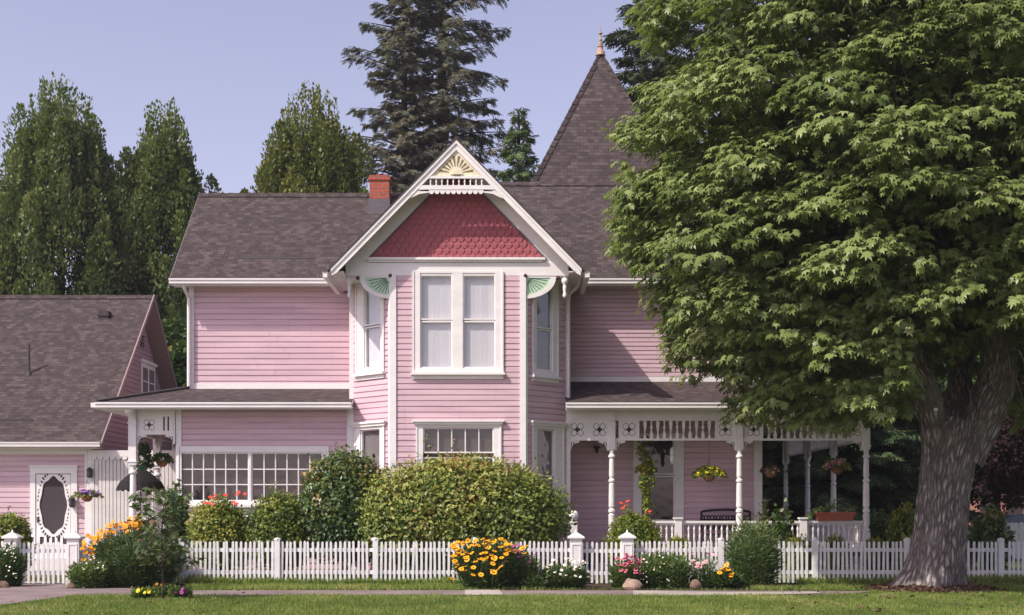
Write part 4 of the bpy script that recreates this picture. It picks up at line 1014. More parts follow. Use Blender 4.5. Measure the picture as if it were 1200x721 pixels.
# ------------------------------------------------------------------ picket fences
YFN = 30.0
def picket_mesh(h, w=.052, name='picket'):
    b = MB(); b.pprism(Plane(0,0,1,0), [(-w/2,0),(w/2,0),(w/2,h-.035),(w*.3,h-.008),(0,h),(-w*.3,h-.008),(-w/2,h-.035)], -.011, .011); return b.mesh(name, M['white_fence'])
pk = picket_mesh(.93); 
def fence_run(x0, x1, label, posts=(), pitch=.101, Y=YFN, top=None, name='picket_fence', pm_=pk, group='picket fence runs along the front', z=.05, cat='fence', plain_posts=True, h=.93):
    r = empty(name, ((x0+x1)/2, Y, 0), label, cat, group)
    b = MB()
    for (za_, zb_) in ((z+h*.20, z+h*.29), (z+h*.74, z+h*.83)): b.box(x0, x1, Y+.012, Y+.045, za_, zb_)
    b.build('rail', M['white_fence'], r)
    n = int(round((x1-x0)/pitch))
    for i in range(n):
        x = x0+(i+.5)*(x1-x0)/n
        if any(abs(x-q) < .10 for q in posts): continue
        o = bpy.data.objects.new('picket', pm_); COL.objects.link(o); o.parent = r
        o.location = Vector((x, Y-.002+random.uniform(-.003,.003), z+random.uniform(-.012,.012)))-r.location; o.rotation_euler.y = random.gauss(0, .013)
    for q in posts:
        k = MB(); k.box(q-.06, q+.06, Y-.05, Y+.07, 0, z+h+.03); k.lathe([(.083,0),(.083,.02),(.02,.05)], (q,Y+.01,z+h+.03), 4); k.build('post', M['white_fence'], r)
    return r
def gate_post(px, label):
    x = wx(px, YFN); b = MB(); w = .135; zt = wz(631, YFN)
    b.box(x-w, x+w, YFN-w, YFN+w, 0, zt); b.box(x-w-.02, x+w+.02, YFN-w-.02, YFN+w+.02, 0, .16)
    for (a, c) in ((.22,.26),(zt-.15,zt-.11)): b.box(x-w*.75, x+w*.75, YFN-w-.012, YFN-w, a, c)
    b.box(x-w*.75, x-w*.6, YFN-w-.012, YFN-w, .26, zt-.15); b.box(x+w*.6, x+w*.75, YFN-w-.012, YFN-w, .26, zt-.15)
    r = b.build('gate_post', M['white']); tag(r, label, 'gate post', 'panelled gate posts')
    c = MB(); n = w+.05; c.box(x-n, x+n, YFN-n, YFN+n, zt, zt+.035)
    c.add([(x-n,YFN-n,zt+.035),(x+n,YFN-n,zt+.035),(x+n,YFN+n,zt+.035),(x-n,YFN+n,zt+.035),(x-.035,YFN-.035,zt+.13),(x+.035,YFN-.035,zt+.13),(x+.035,YFN+.035,zt+.13),(x-.035,YFN+.035,zt+.13)], MB.BF)
    c.lathe([(.02,.13),(.03,.15),(.005,.20)], (x,YFN,zt), 6); c.build('cap', M['white'], r)
fx = lambda px: wx(px, YFN)
gate_post(14.5, 'panelled white post on the far left beside the cottage gate'); gate_post(87.5, 'panelled white post right of the cottage gate, beside the yellow flowers')
gate_post(675, 'panelled white post left of the porch gate, behind the white daisies'); gate_post(735, 'panelled white post right of the porch gate, above the pink coneflowers')
fence_run(fx(-60), fx(11), 'short white picket stretch at the far left edge, before the round shrub', [fx(-30)])
fence_run(fx(91), fx(327), 'white picket fence stretch behind the tall yellow flowers and below the divided window', [fx(213), fx(325)])
fence_run(fx(327.5), fx(671), 'long white picket fence stretch below the large clipped hedge shrub', [fx(440), fx(556)])
fence_run(fx(739), fx(847), 'white picket fence stretch between porch gate and feathery green bush', [fx(845)])
fence_run(fx(847.5), fx(1138), 'white picket fence stretch behind the feathery bush and maple trunk', [fx(955), fx(1063)])
fence_run(fx(1138.5), fx(1300), 'shaded white picket fence stretch right of the maple trunk', [fx(1173), fx(1280)])
fence_run(fx(19), fx(83), 'white picket gate in front of the oval screen door', [], name='picket_gate', group='white picket gates', cat='gate', pitch=.108, z=.03)
fence_run(fx(679.5), fx(730.5), 'white picket gate leading to the porch steps', [], name='picket_gate', group='white picket gates', cat='gate', pitch=.108, z=.03)
# neighbour's fence far right
pk2 = picket_mesh(1.25, .16, 'wide_picket')
fence_run(16.5, 24, 'sunlit pale wide board fence beyond the maple at far right', [16.6, 19, 21.4], pitch=.17, Y=46, name='board_fence', pm_=pk2, group='background fences', h=1.25)
# ------------------------------------------------------------------ ground
def ground_mat():
    m, nt, out = nmat('soil_and_turf'); v = geo_pos(nt); n = noise_node(nt, .35, 6, v); n2 = noise_node(nt, 14, 5, v)
    r = ramp(nt, n.outputs['Fac'], [(.35, (.065,.085,.025)), (.6, (.09,.12,.032)), (.8, (.12,.12,.05))])
    c = mixc(nt, .5, r.outputs['Color'], ramp(nt, n2.outputs['Fac'], [(.3,(.5,)*3),(.7,(1.2,)*3)]).outputs['Color'], 'MULTIPLY')
    b = principled(nt, (.1,.1,.1), .95, .1); L(nt, c, b.inputs['Base Color']); L(nt, bump(nt, n2.outputs['Fac'], .6, .03), b.inputs['Normal']); L(nt, b.outputs[0], out.inputs[0]); return m
def concrete_mat(name, c, dirt):
    m, nt, out = nmat(name); v = geo_pos(nt); n = noise_node(nt, .8, 6, v); n2 = noise_node(nt, 22, 5, v)
    r = ramp(nt, n.outputs['Fac'], [(.35, dirt), (.65, c)]); cc = mixc(nt, .5, r.outputs['Color'], ramp(nt, n2.outputs['Fac'], [(.3,(.6,)*3),(.7,(1.1,)*3)]).outputs['Color'], 'MULTIPLY')
    b = principled(nt, c, .9, .15); L(nt, cc, b.inputs['Base Color']); L(nt, bump(nt, n2.outputs['Fac'], .4, .01), b.inputs['Normal']); L(nt, b.outputs[0], out.inputs[0]); return m
M['ground'] = ground_mat(); M['walk'] = concrete_mat('mauve_concrete', (.30,.235,.235), (.20,.155,.15)); M['walk_new'] = concrete_mat('pale_concrete', (.50,.45,.41), (.38,.33,.30))
M['soil'] = concrete_mat('garden_soil', (.075,.045,.032), (.045,.028,.02)); M['road'] = concrete_mat('asphalt', (.06,.06,.065), (.045,.045,.05))
b = MB(); b.add([(-400,-50,0),(400,-50,0),(400,600,0),(-400,600,0)], [(0,1,2,3)]); tag(b.build('ground', M['ground']), kind='structure')
def sheet(name, poly, z, mat):
    b = MB(); b.add([(x,y,z) for x,y in poly], [tuple(range(len(poly)))]); return tag(b.build(name, mat), kind='structure')
def gy(py): return CH*F/(py-HY)
sy0, sy1 = gy(698.3), gy(692.3)
sheet('sidewalk', [(-30,sy0),(-8.0,sy0),(3,sy0),(6.3,sy0+.3),(7.6,sy1-.35),(3,sy1),(-8,sy1),(-30,sy1)], .008, M['walk'])
sheet('path', [(wx(-200,gy(722)),gy(722)),(wx(-10,gy(711)),gy(711)),(wx(95,gy(698)),gy(698)),(wx(215,sy1),sy1),(wx(215,gy(688.5)),gy(688.5)),(wx(95,gy(685.5)),gy(685.5)),(wx(20,gy(685)),gy(685)),(-22,gy(685)),(-22,gy(722))], .012, M['walk'])
sheet('path', [(wx(20,30),30.2),(wx(85,30),30.2),(-12.7,37),(-14.2,37)], .010, M['walk_new'])
sheet('path', [(wx(681,30),28),(wx(730,30),28),(4.3,34.5),(2.1,34.5)], .010, M['walk_new'])
sheet('paving_slab', [(wx(545,sy0),sy0-.05),(wx(590,sy0),sy0-.02),(wx(585,sy1),sy1),(wx(545,sy1),sy1+.0)], .020, M['walk_new'])
sheet('paving_slab', [(wx(742,gy(699)),gy(699)),(wx(860,gy(699)),gy(699)),(wx(962,gy(696.5)),gy(696.5)),(wx(960,gy(694.5)),gy(694.5)),(wx(850,gy(695)),gy(695)),(wx(742,gy(693)),gy(693))], .020, M['walk_new'])
sheet('soil_bed', [(wx(565,27.6),27.75),(wx(930,27.6),27.75),(wx(930,30),29.4),(wx(900,30),30.1),(wx(565,30),30.1)], .014, M['soil'])
sheet('soil_bed', [(wx(-80,28.9),28.9),(wx(12,28.9),28.9),(wx(12,30),30.1),(wx(-80,30),30.1)], .016, M['soil'])
sheet('soil_bed', [(wx(80,28.9),28.9),(wx(215,27.8),27.8),(wx(215,30),30.1),(wx(80,30),30.1)], .016, M['soil'])
sheet('soil_bed', [(wx(215,30.2),30.25),(wx(665,30),30.25),(.3,33.5),(-3,33.5),(-4.2,34.7),(-8.8,34.7)], .018, M['soil'])
sheet('road', [(13,60),(60,60),(60,68),(13,68)], .01, M['road'])

# grass blades, denser close to the camera
def in_walk(x, y):
    a = (y > sy0-.03) & (y < sy1+.02) & (x < 7.2-(y-sy0)*.0) & ~((x > 5.2) & (y < sy0+.25)&(x>6.0))
    px = 600+x*F/y; py = HY+CH*F/y
    w = (px < 95) & (py > 685.2) & (py < 698+(95-px)*.135)
    w |= (px < 217) & (py > 688.3-(.03*(217-px)) ) & (py < 698)
    a |= w
    bed = (y > 27.75) & (y < 30.05) & (px > 562) & (px < 935) & ~((px > 880) & (y < 28.6))
    bed |= (px < 14) & (y > 28.9) & (y < 30.1) | (px > 85) & (px < 216) & (y > 27.8) & (y < 30.05)
    mul = ((x-8.7)/1.35)**2+((y-27.7)/1.0)**2 < 1.0*(.8+.4*np.sin(x*9)*.5)
    return a | bed | mul
def grass_patch(n, y0, y1, h, seed):
    rs = np.random.RandomState(seed); y = y0+(y1-y0)*rs.rand(n); x = (rs.rand(n)*2-1)*(y*.40)
    k = ~in_walk(x, y); x, y = x[k], y[k]; n = len(x)
    P = np.stack([x, y, np.zeros(n)], 1); a = rs.rand(n)*6.28
    D = np.stack([np.cos(a)*.42, np.sin(a)*.42, np.ones(n)], 1); N = np.stack([rs.normal(size=n), rs.normal(size=n), .3+0*x], 1)
    tuft = np.array([noise.noise(Vector((p*.7, q*.45, 0)))*.5+noise.noise(Vector((p*3, q*2.2, 7)))*.35 for p, q in zip(x[::1], y[::1])])
    rn = np.clip(.42+tuft*.9+rs.normal(size=n)*.16, 0, 1); S = h*(.55+.7*rs.rand(n))*(1+.7*tuft)
    return P, D, N, S, rn
A = [grass_patch(150000, 20.0, 27.7, .055, 1), grass_patch(60000, 27.6, 30.0, .075, 2), grass_patch(14000, 29.6, 30.15, .17, 3), grass_patch(30000, 30.2, 36.0, .09, 4)]
P_, D_, N_, S_, r_ = [np.concatenate(q) for q in zip(*A)]
T_G = (np.array([(-.085,0,0),(.085,0,0),(.05,.6,.05),(0,1,.20)]), [(0,1,2),(0,2,3)])
g = leaves('lawn', P_, D_, N_, S_*1.1, T_G, M['grass'], None, r_); tag(g, 'short mown green lawn grass before and behind the sidewalk', 'grass', kind='stuff')
print('grass', len(P_))
# mulch ring at the maple
b = MB(); rm = random.Random(5); n = 40; rings = 7
mx, my = wx(1092, 27.75), 27.75
b.v = [(mx, my, .20)]
for r in range(1, rings+1):
    for k in range(n):
        a = 2*math.pi*k/n; q = r/rings*(1.22+.22*noise.noise(Vector((math.cos(a)*1.7, math.sin(a)*1.7, 3)))); b.v.append((mx+q*1.15*math.cos(a), my+q*.95*math.sin(a), .20*(1-(r/rings)**1.5)+rm.uniform(-.012,.02)+.003))
for k in range(n): b.f.append((0,1+k,1+(k+1)%n)); b.m.append(0)
for r in range(rings-1):
    for k in range(n): b.f.append((1+r*n+k,1+(r+1)*n+k,1+(r+1)*n+(k+1)%n,1+r*n+(k+1)%n)); b.m.append(0)
tag(b.build('mulch_ring', M['soil'], smooth=True), 'ring of dark bark mulch round the maple base', 'mulch', kind='stuff')
n = 3500; a = RS.rand(n)*6.28; q = np.sqrt(RS.rand(n))*1.3; P = np.stack([mx+q*1.15*np.cos(a), my+q*np.sin(a), .17*(1-(q/1.3)**1.5)+.03*RS.rand(n)], 1)
M['chip'] = leafmat('bark_chips', [(0,(.05,.028,.02)),(.5,(.10,.055,.038)),(1,(.19,.12,.08))], .0, .9, .1)
D = rvec(n)*np.array([1,1,.35]); tag(leaves('mulch_chips', P, D, rvec(n)+np.array([0,0,1]), .05+.05*RS.rand(n), T_LEAF, M['chip']), 'loose brown bark chips scattered at the foot of the maple', 'mulch', kind='stuff')
n = 260; y = 20.5+9*RS.rand(n); x = (RS.rand(n)*.5+.5)*y*.4*np.where(RS.rand(n)<.8,1,-1); P = np.stack([x, y, .05+.01*RS.rand(n)], 1)
tag(leaves('fallen_leaves', P, rvec(n)*np.array([1,1,.2]), rvec(n)*.4+np.array([0,0,1]), .05+.06*RS.rand(n), T_WIDE, M['chip'], None, .7+.3*RS.rand(n)), 'scattered dry brown leaves lying on the lawn', 'leaves', kind='stuff')

# ------------------------------------------------------------------ the big maple
YM = 27.75
def mp(px, py, Y=YM): return Vector((wx(px,Y), Y, wz(py,Y)))
maple = empty('maple_tree', (mx, YM, 0), 'huge spreading green maple with forked furrowed trunk at right, before the picket fence', 'tree')
def bark_limb(b, pts, rad, nseg=40, sub=10, flare=0, seed=0, amp=.05):
    """smooth tube through pts, radius displaced into vertical ridges; uv runs round and along"""
    pts = [Vector(p) for p in pts]; m = len(pts); C = []; Rr = []
    for i in range(m-1):
        p0, p1, p2, p3 = pts[max(i-1,0)], pts[i], pts[i+1], pts[min(i+2,m-1)]
        for k in range(sub):
            t = k/sub; C.append(.5*((2*p1)+(p2-p0)*t+(2*p0-5*p1+4*p2-p3)*t*t+(3*p1-p0-3*p2+p3)*t**3)); Rr.append(rad[i]+(rad[i+1]-rad[i])*t)
    C.append(pts[-1]); Rr.append(rad[-1]); base = len(b.v); L_ = 0
    if not hasattr(b, 'uvs'): b.uvs = []
    for i, c in enumerate(C):
        t = (C[min(i+1,len(C)-1)]-C[max(i-1,0)]).normalized(); a = t.cross(Vector((0,1,0))).normalized(); e = a.cross(t).normalized()
        if i: L_ += (c-C[i-1]).length
        for k in range(nseg+1):
            an = 2*math.pi*k/nseg+math.pi/2; d = a*math.cos(an)+e*math.sin(an); r = Rr[i]
            w = noise.noise(Vector((math.cos(an)*1.6, math.sin(an)*1.6, L_*.35+seed)))
            rg = 1-abs(noise.noise(Vector((math.cos(an)*6.5*max(r,.25)/.5+L_*.5, math.sin(an)*6.5*max(r,.25)/.5, L_*1.5+seed))))*2
            lob = .10*math.cos(an*5+1.0)*math.exp(-L_/.8)*(1 if flare else 0)
            fl = 1+flare*math.exp(-L_/.33)*(1+.35*math.cos(an*5+1.0))
            b.v.append(tuple(c+d*(r*(fl+.10*w+lob)+amp*rg*.5*min(1, r/.3)))); b.uvs.append((k/nseg*round(max(Rr)*6.28*1.0+.5), L_))
    n1 = nseg+1
    for i in range(len(C)-1):
        for k in range(nseg): b.f.append((base+i*n1+k, base+i*n1+k+1, base+(i+1)*n1+k+1, base+(i+1)*n1+k)); b.m.append(0)
def build_bark(b, name, mat, parent):
    me = bpy.data.meshes.new(name); me.from_pydata(b.v, [], b.f); me.materials.append(mat); lay = me.uv_layers.new(name='UVMap')
    for l in me.loops: lay.data[l.index].uv = b.uvs[l.vertex_index]
    me.polygons.foreach_set('use_smooth', [True]*len(b.f)); me.update(); return put(name, me, parent)
tb_ = MB()
bark_limb(tb_, [mp(1088,697), mp(1095,660), mp(1101,620), mp(1106,575), mp(1112,535), mp(1119,508), mp(1122,492)], [.57,.54,.50,.485,.52,.53,.40], 150, 22, .42, 0, .085)
tk = build_bark(tb_, 'trunk', M['maple_bark'], maple)
lb = MB()
D3 = lambda x, y, z: Vector((x, y, z))
p = mp(1098,530); bark_limb(lb, [p, mp(1092,485,YM-.08), mp(1082,450,YM-.15), mp(1068,415,YM-.1), mp(1068,370,YM), mp(1050,300,YM+.3), mp(1030,200,YM+.4), mp(1020,80,YM+.4)], [.30,.26,.27,.25,.20,.17,.12,.06], 44, 8, 0, 5, .045)
bark_limb(lb, [mp(1080,440), mp(1052,425,YM-.3), mp(1020,412,YM-.6), mp(975,395,YM-1.0), mp(900,350,YM-1.6), mp(820,300,YM-2)], [.22,.20,.17,.13,.09,.04], 32, 8, 0, 9, .03)
bark_limb(lb, [mp(1128,540), mp(1150,490), mp(1166,452), mp(1170,415), mp(1160,365,YM+.1), mp(1150,300,YM+.2), mp(1165,180,YM+.3), mp(1175,40,YM+.3)], [.38,.40,.37,.33,.27,.24,.17,.08], 60, 9, 0, 14, .05)
bark_limb(lb, [mp(1168,420), mp(1195,385,YM-.2), mp(1240,330,YM-.6), mp(1300,250,YM-.8)], [.24,.19,.14,.06], 28, 8, 0, 20, .03)
bark_limb(lb, [mp(1118,530,YM+.3), mp(1125,450,YM+1.1), mp(1128,380,YM+1.6), mp(1112,280,YM+2.1), mp(1100,150,YM+2.4)], [.30,.24,.2,.16,.08], 36, 8, 0, 23, .04)
for (a, c_, d, r) in [((1050,300),(960,230),(880,170),-1.2),((1050,300),(1000,200),(940,80),1.5),((1150,300),(1080,210),(1010,120),-2),((1150,300),(1230,200),(1290,120),-1),((1068,370),(960,300),(860,220),-2.5),((1150,330),(1110,250),(1080,140),-3),((1068,415),(940,420),(830,400),-.8)]:
    bark_limb(lb, [mp(*a), mp(*c_, YM+r*.5), mp(*d, YM+r)], [.13,.08,.03], 16, 6, 0, r, .01)
bark_limb(lb, [mp(1075,470,YM-.15), mp(1055,452,YM-.6), mp(1030,446,YM-.9), mp(1000,443,YM-1.2)], [.04,.03,.025,.012], 8, 6, 0, 3, .0)
build_bark(lb, 'limb', M['maple_bark'], maple)
# crown: boughs of drooping leaf sprays over a lumpy, open shell
CC = np.array([9.25, 27.9, 8.35]); n_b = 420
d = fib(n_b)+RS.normal(size=(n_b,3))*.05; d = unit(d)
up = d[:,2] > 0
q = (np.abs(d)**2.15).sum(1)**(-1/2.15)
RR = np.where(up[:,None], np.array([[6.1,4.8,7.2]]), np.array([[6.1,4.8,5.15]]))
lump = np.array([1+.10*noise.noise(Vector(v*2.2))+.06*noise.noise(Vector(v*5)) for v in d])
SH = d*(q*lump)[:,None]*RR
deep = RS.rand(n_b)
B1 = SH*(.90+.13*RS.rand(n_b,1)); 
d2 = fib(430); q2 = (np.abs(d2)**2.4).sum(1)**(-1/2.4); up2 = d2[:,2] > 0
B2 = d2*q2[:,None]*np.where(up2[:,None], np.array([[6.35,4.9,7.2]]), np.array([[6.35,4.9,4.75]]))*(.60+.22*RS.rand(430,1))
Bs = np.concatenate([B1, B2]); outw = unit(np.concatenate([d*np.array([1,1,.6]), d2])); nb = len(Bs)
P=[];D=[];N=[];S=[];Rn=[]; tw = MB()
for i in range(nb):
    c = Bs[i]+CC; o = outw[i]; shell = i < n_b
    ns = 17 if shell else 8; br = RS.uniform(.60,1.05)
    tone = RS.normal()*.12
    for s in range(ns):
        v = rvec(1)[0]; 
        if v.dot(o) < -.1: v = -v
        if v[2] < -.35: v[2] *= -.5
        sc_ = c+v*br*np.array([1.15,1.15,.85])
        if sc_[2] < (3.35 if sc_[0] < 8 else 3.75)+.5*math.sin(sc_[0]*1.9)+.3*math.sin(sc_[1]*2.7): continue
        Xp = 600+sc_[0]*F/sc_[1]; Yp = HY-(sc_[2]-CH)*F/sc_[1]
        if (7.3 if sc_[1] < 26 else 8.0) < sc_[0] < 11.0 and sc_[2] < 5.35+.45*math.sin(sc_[0]*4) and sc_[1] < 31: continue     # open below the fork
        if sc_[0] > 11.6 and sc_[2] < 4.4: continue
        od = unit((v*.7+o*.6+np.array([0,-.15,0]))[None])[0]; sr = RS.uniform(.85,1.15)
        nl = RS.randint(10,15)
        # leaves fan from a drooping twig tip
        for l in range(nl):
            a = 6.283*l/nl+RS.rand()*.6; rad = RS.uniform(.02,.24)*sr
            t1_ = unit(np.cross(od, [0,0,1.0])[None]+1e-6)[0]
            side = np.array([math.cos(a), math.sin(a), 0])
            pos = sc_+side*rad+np.array([0,0,-rad*.45+RS.uniform(-.06,.08)])+od*RS.uniform(-.1,.12)
            dr_ = side*.75+od*.55+np.array([0,0,-.55-.3*RS.rand()])+RS.normal(size=3)*.18
            nn_ = np.array([0,0,1.0])+od*.55+RS.normal(size=3)*.22
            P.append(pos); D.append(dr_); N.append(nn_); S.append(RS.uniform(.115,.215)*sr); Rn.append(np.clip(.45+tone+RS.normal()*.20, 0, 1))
m = 13000; v = rvec(m); rr = (.22+.58*RS.rand(m))[:,None]*np.where(v[:,2:3] > 0, np.array([[6.1,4.8,7.2]]), np.array([[6.1,4.8,4.6]])); Q = v*rr+CC
keep = ~((Q[:,0] > 6.6) & (Q[:,0] < 12) & (Q[:,2] < 6.2)); Q = Q[keep]; m = len(Q)
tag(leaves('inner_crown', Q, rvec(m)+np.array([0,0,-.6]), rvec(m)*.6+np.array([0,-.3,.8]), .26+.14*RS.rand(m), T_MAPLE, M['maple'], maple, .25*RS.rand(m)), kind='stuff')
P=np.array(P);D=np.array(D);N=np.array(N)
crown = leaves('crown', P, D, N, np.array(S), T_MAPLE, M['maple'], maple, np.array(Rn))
print('maple leaves', len(P))
tw = MB()
for i in range(0, n_b, 1):
    c = Vector(B1[i]+CC); inn = Vector(B1[i]*.78+CC+np.array([0,0,-.4]))
    tw.tube([inn, (inn+c)/2+Vector((0,0,.2)), c], [.022,.014,.006], 5)
tag(tw.build('twig', M['maple_bark'], maple), kind='stuff')
b = MB(); b.pbox(Plane(0,YM-.46,1,YM-.46), wx(1096,YM-.46)-.05, wx(1096,YM-.46)+.05, wz(482,YM)-.03, wz(482,YM)+.03, .0, .01); b.build('metal_tag', M['white'], maple)

# ------------------------------------------------------------------ background trees
def trunk_tube(b, x, y, h, r, lean=0, n=8, seed=0):
    b.tube([(x,y,0),(x+lean*.3,y,h*.35),(x+lean*.7,y,h*.7),(x+lean,y,h)], [r,r*.8,r*.5,r*.12], n, 0, .12, seed)
def hornbeam(px, hw, ytop, Y, label, mat, seed, ybot=None, nplume=150, low=1.2):
    rs = np.random.RandomState(seed); x0 = wx(px,Y); H = wz(ytop,Y); Rr = hw*Y/F
    root = empty('hornbeam_tree', (x0,Y,0), label, 'tree', 'upright trees behind the roofs')
    P=[];D=[];N=[];R_=[];S=[]
    def prof(t): return (.66+.34*np.minimum(1, t/.42))*np.where(t < .5, 1, 1-.62*(np.maximum(0, t-.55)/.45)**2.2)
    # inner body, leaf colour darkened as the shade between the plumes
    nb_ = int(nplume*110); t = rs.rand(nb_)**.9*.93; a = rs.rand(nb_)*6.283; r = Rr*prof(t)*.80*np.sqrt(.45+.55*rs.rand(nb_)); o = rvec_(rs, nb_)
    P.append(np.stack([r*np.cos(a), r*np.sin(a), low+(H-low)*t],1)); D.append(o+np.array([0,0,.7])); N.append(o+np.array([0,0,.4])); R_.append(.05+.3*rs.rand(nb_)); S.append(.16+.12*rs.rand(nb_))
    # upright flame-like sprays over the outside
    for i in range(int(nplume*1.5)):
        t0 = ((i+.5)/(nplume*1.5))**.9*.86; a = i*2.39996+rs.rand()*.5; ln = rs.uniform(1.2,2.7)*(1.1-.3*t0); z0 = low+(H-low)*t0; rr0 = Rr*float(prof(np.array(t0)))*rs.uniform(.70,1.04); rr1 = Rr*float(prof(np.array(min(.99,t0+ln/H))))*rs.uniform(.85,1.06)
        if t0 > .7: rr0 *= rs.rand()**.5; rr1 = rr0*.85
        nl = int(210*ln*rs.uniform(.6,1.2)); t = rs.rand(nl)**.85; w = rs.uniform(.40,.75)*np.minimum(1,(1.04-t)**.75*1.35)*np.minimum(1,.45+t*2.5); o = rvec_(rs, nl); tone = rs.normal()*.15
        rad = rr0+(rr1-rr0)*t; P.append(np.stack([rad*math.cos(a), rad*math.sin(a), z0+ln*t],1)+o*(w*(.55+.5*rs.rand(nl)))[:,None]*np.array([1,1,.5]))
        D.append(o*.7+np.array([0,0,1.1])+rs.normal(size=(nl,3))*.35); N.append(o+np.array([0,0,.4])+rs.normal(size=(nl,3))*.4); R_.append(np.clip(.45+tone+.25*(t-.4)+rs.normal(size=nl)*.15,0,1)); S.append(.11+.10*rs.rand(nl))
    for i in range(int(nplume*1.3)):                      # single leafy shoots standing out of the crown
        a = rs.rand()*6.28; rel = rs.rand()**.6; r = Rr*rel*.78; top = H*(1.03-.28*rel**2.4)+rs.uniform(-.5,.7)*1.1; nl = 44; z = top-2.1*rs.rand(nl)
        o = rvec_(rs, nl); P.append(np.stack([r*math.cos(a)+0*z, r*math.sin(a)+0*z, z],1)+o*(.05+.12*(top-z)/1.6)[:,None]); D.append(o*.6+np.array([0,0,1.0])); N.append(o+np.array([0,0,.3])); R_.append(np.clip(.6+rs.normal(size=nl)*.15,0,1)); S.append(.12+.07*rs.rand(nl))
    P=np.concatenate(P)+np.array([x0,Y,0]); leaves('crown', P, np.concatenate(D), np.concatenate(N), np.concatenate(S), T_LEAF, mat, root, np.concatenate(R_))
    b = MB(); trunk_tube(b, x0, Y, H*.75, .28, seed=seed)
    for k in range(9):
        a = k*2.4; r = Rr*.55; b.tube([(x0,Y,H*.08+k*.15),(x0+r*.4*math.cos(a),Y+r*.4*math.sin(a),H*.35),(x0+r*math.cos(a),Y+r*math.sin(a),H*.75)], [.14,.09,.03], 6)
    b.build('trunk', M['bark'], root); print('hornbeam', len(P)); return root
def rvec_(rs, n): return unit(rs.normal(size=(n,3)))
hornbeam(72, 90, 124, 52, 'tallest broad upright tree left of the house, behind the outbuilding roof', M['hornbeam'], 1, nplume=190)
hornbeam(192, 70, 150, 53.5, 'upright green tree just left of the pink house roof', M['hornbeam'], 2)
hornbeam(366, 90, 134, 55, 'upright yellow-green tree behind the main roof left of the chimney', M['hornbeam_b'], 3, nplume=170)
hornbeam(-10, 30, 300, 50, 'low bushy tree at the far left edge above the outbuilding roof', M['hornbeam'], 4, nplume=50)

def conifer(px, Y, ytop, Rr, label, mat, seed, nb=120, z_low=1.5, droop=.35, dens=1.0, lean=0, name='conifer_tree', size=.42, trunk_r=.32, shape=.75, rnd_b=0., irregular=.35, up=.15, group='dark conifers behind the house'):
    rs = np.random.RandomState(seed); x0 = wx(px,Y); H = wz(ytop,Y)
    root = empty(name, (x0,Y,0), label, 'tree', group); P=[];D=[];N=[];R_=[];S=[]; b = MB()
    trunk_tube(b, x0, Y, H*.99, trunk_r, lean, 9, seed)
    for i in range(nb):
        t = (i+rs.rand())/nb; z = z_low+(H-z_low)*t; a = i*2.39996+rs.rand()*.7
        Lb = Rr*((1-t)**shape*(.72+.28*min(1,t*6))+.04)*(1-irregular/2+irregular*rs.rand()*1.25); dx, dy = math.cos(a), math.sin(a)
        n = max(6, int(26*dens*Lb)); s = .12+.88*rs.rand(n)**.75
        el = up*(1.6*t+.2)
        def at_(s_): return np.stack([dx*Lb*s_, dy*Lb*s_, el*Lb*s_-droop*Lb*.55*s_**1.7+.12*Lb*np.maximum(0,s_-.75)], -1)
        ax = at_(s); lat = rs.normal(size=n)*.16*Lb**.7*(1.15-s*.6); sd = np.sign(lat)
        pos = ax+np.stack([-dy*lat, dx*lat, -abs(lat)*.5-.10*rs.rand(n)], 1)
        P.append(pos+np.array([x0+lean*(z/H),Y,z])); dd_ = np.stack([dx*.9-dy*sd*.7, dy*.9+dx*sd*.7, -.35-.5*rs.rand(n)], 1)+rs.normal(size=(n,3))*.25
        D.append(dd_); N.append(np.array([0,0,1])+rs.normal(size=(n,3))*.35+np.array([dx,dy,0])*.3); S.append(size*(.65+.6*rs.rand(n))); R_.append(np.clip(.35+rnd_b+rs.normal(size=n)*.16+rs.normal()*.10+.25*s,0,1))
        q = [Vector(v)+Vector((x0+lean*(z/H),Y,z)) for v in at_(np.array([0,.35,.7,1.0]))]; b.tube(q, [.05,.035,.02,.006], 4)
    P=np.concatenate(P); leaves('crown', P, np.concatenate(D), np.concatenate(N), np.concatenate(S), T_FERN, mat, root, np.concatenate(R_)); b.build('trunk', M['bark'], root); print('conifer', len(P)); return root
conifer(474, 60, -30, 2.75, 'left stem of the tall grey-green spruce pair behind the chimney', M['spruce'], 21, nb=190, z_low=5, irregular=.95, size=.36, dens=1.35, shape=.42, droop=.55, up=.35, trunk_r=.35)
conifer(518, 61, -110, 3.0, 'right stem of the tall grey-green spruce pair behind the front gable', M['spruce'], 22, nb=220, z_low=5, irregular=.95, size=.36, dens=1.35, shape=.38, droop=.55, up=.35, trunk_r=.45)
conifer(608, 50, 128, 2.1, 'small light green cedar peeking out beside the tower roof', M['cedar'], 23, nb=90, z_low=2, size=.38, up=.75, droop=.15, dens=2.2, name='cedar_tree', rnd_b=.1, shape=.85)
conifer(778, 58, -110, 3.3, 'dark tall fir between the tower spire and the maple crown', M['fir'], 24, nb=170, z_low=4, irregular=.6, size=.5, dens=1.5, shape=.5)
for (px, Y, yt, r, sd, lb_) in [(925,50,330,3.0,31,'dark conifer seen between the rear porch posts, left one'),(985,47,300,3.0,32,'dark conifer seen behind the pink hanging basket'),(1035,50,330,2.9,33,'dark conifer directly left of the maple trunk'),(870,54,320,2.8,34,'dark conifer hidden mostly behind the porch and its roof')]:
    conifer(px, Y, yt, r, lb_, M['fir_lifted'], sd, nb=110, z_low=.4, size=.55, dens=2.0, irregular=.3, shape=.45, group='dark conifers beyond the porch')
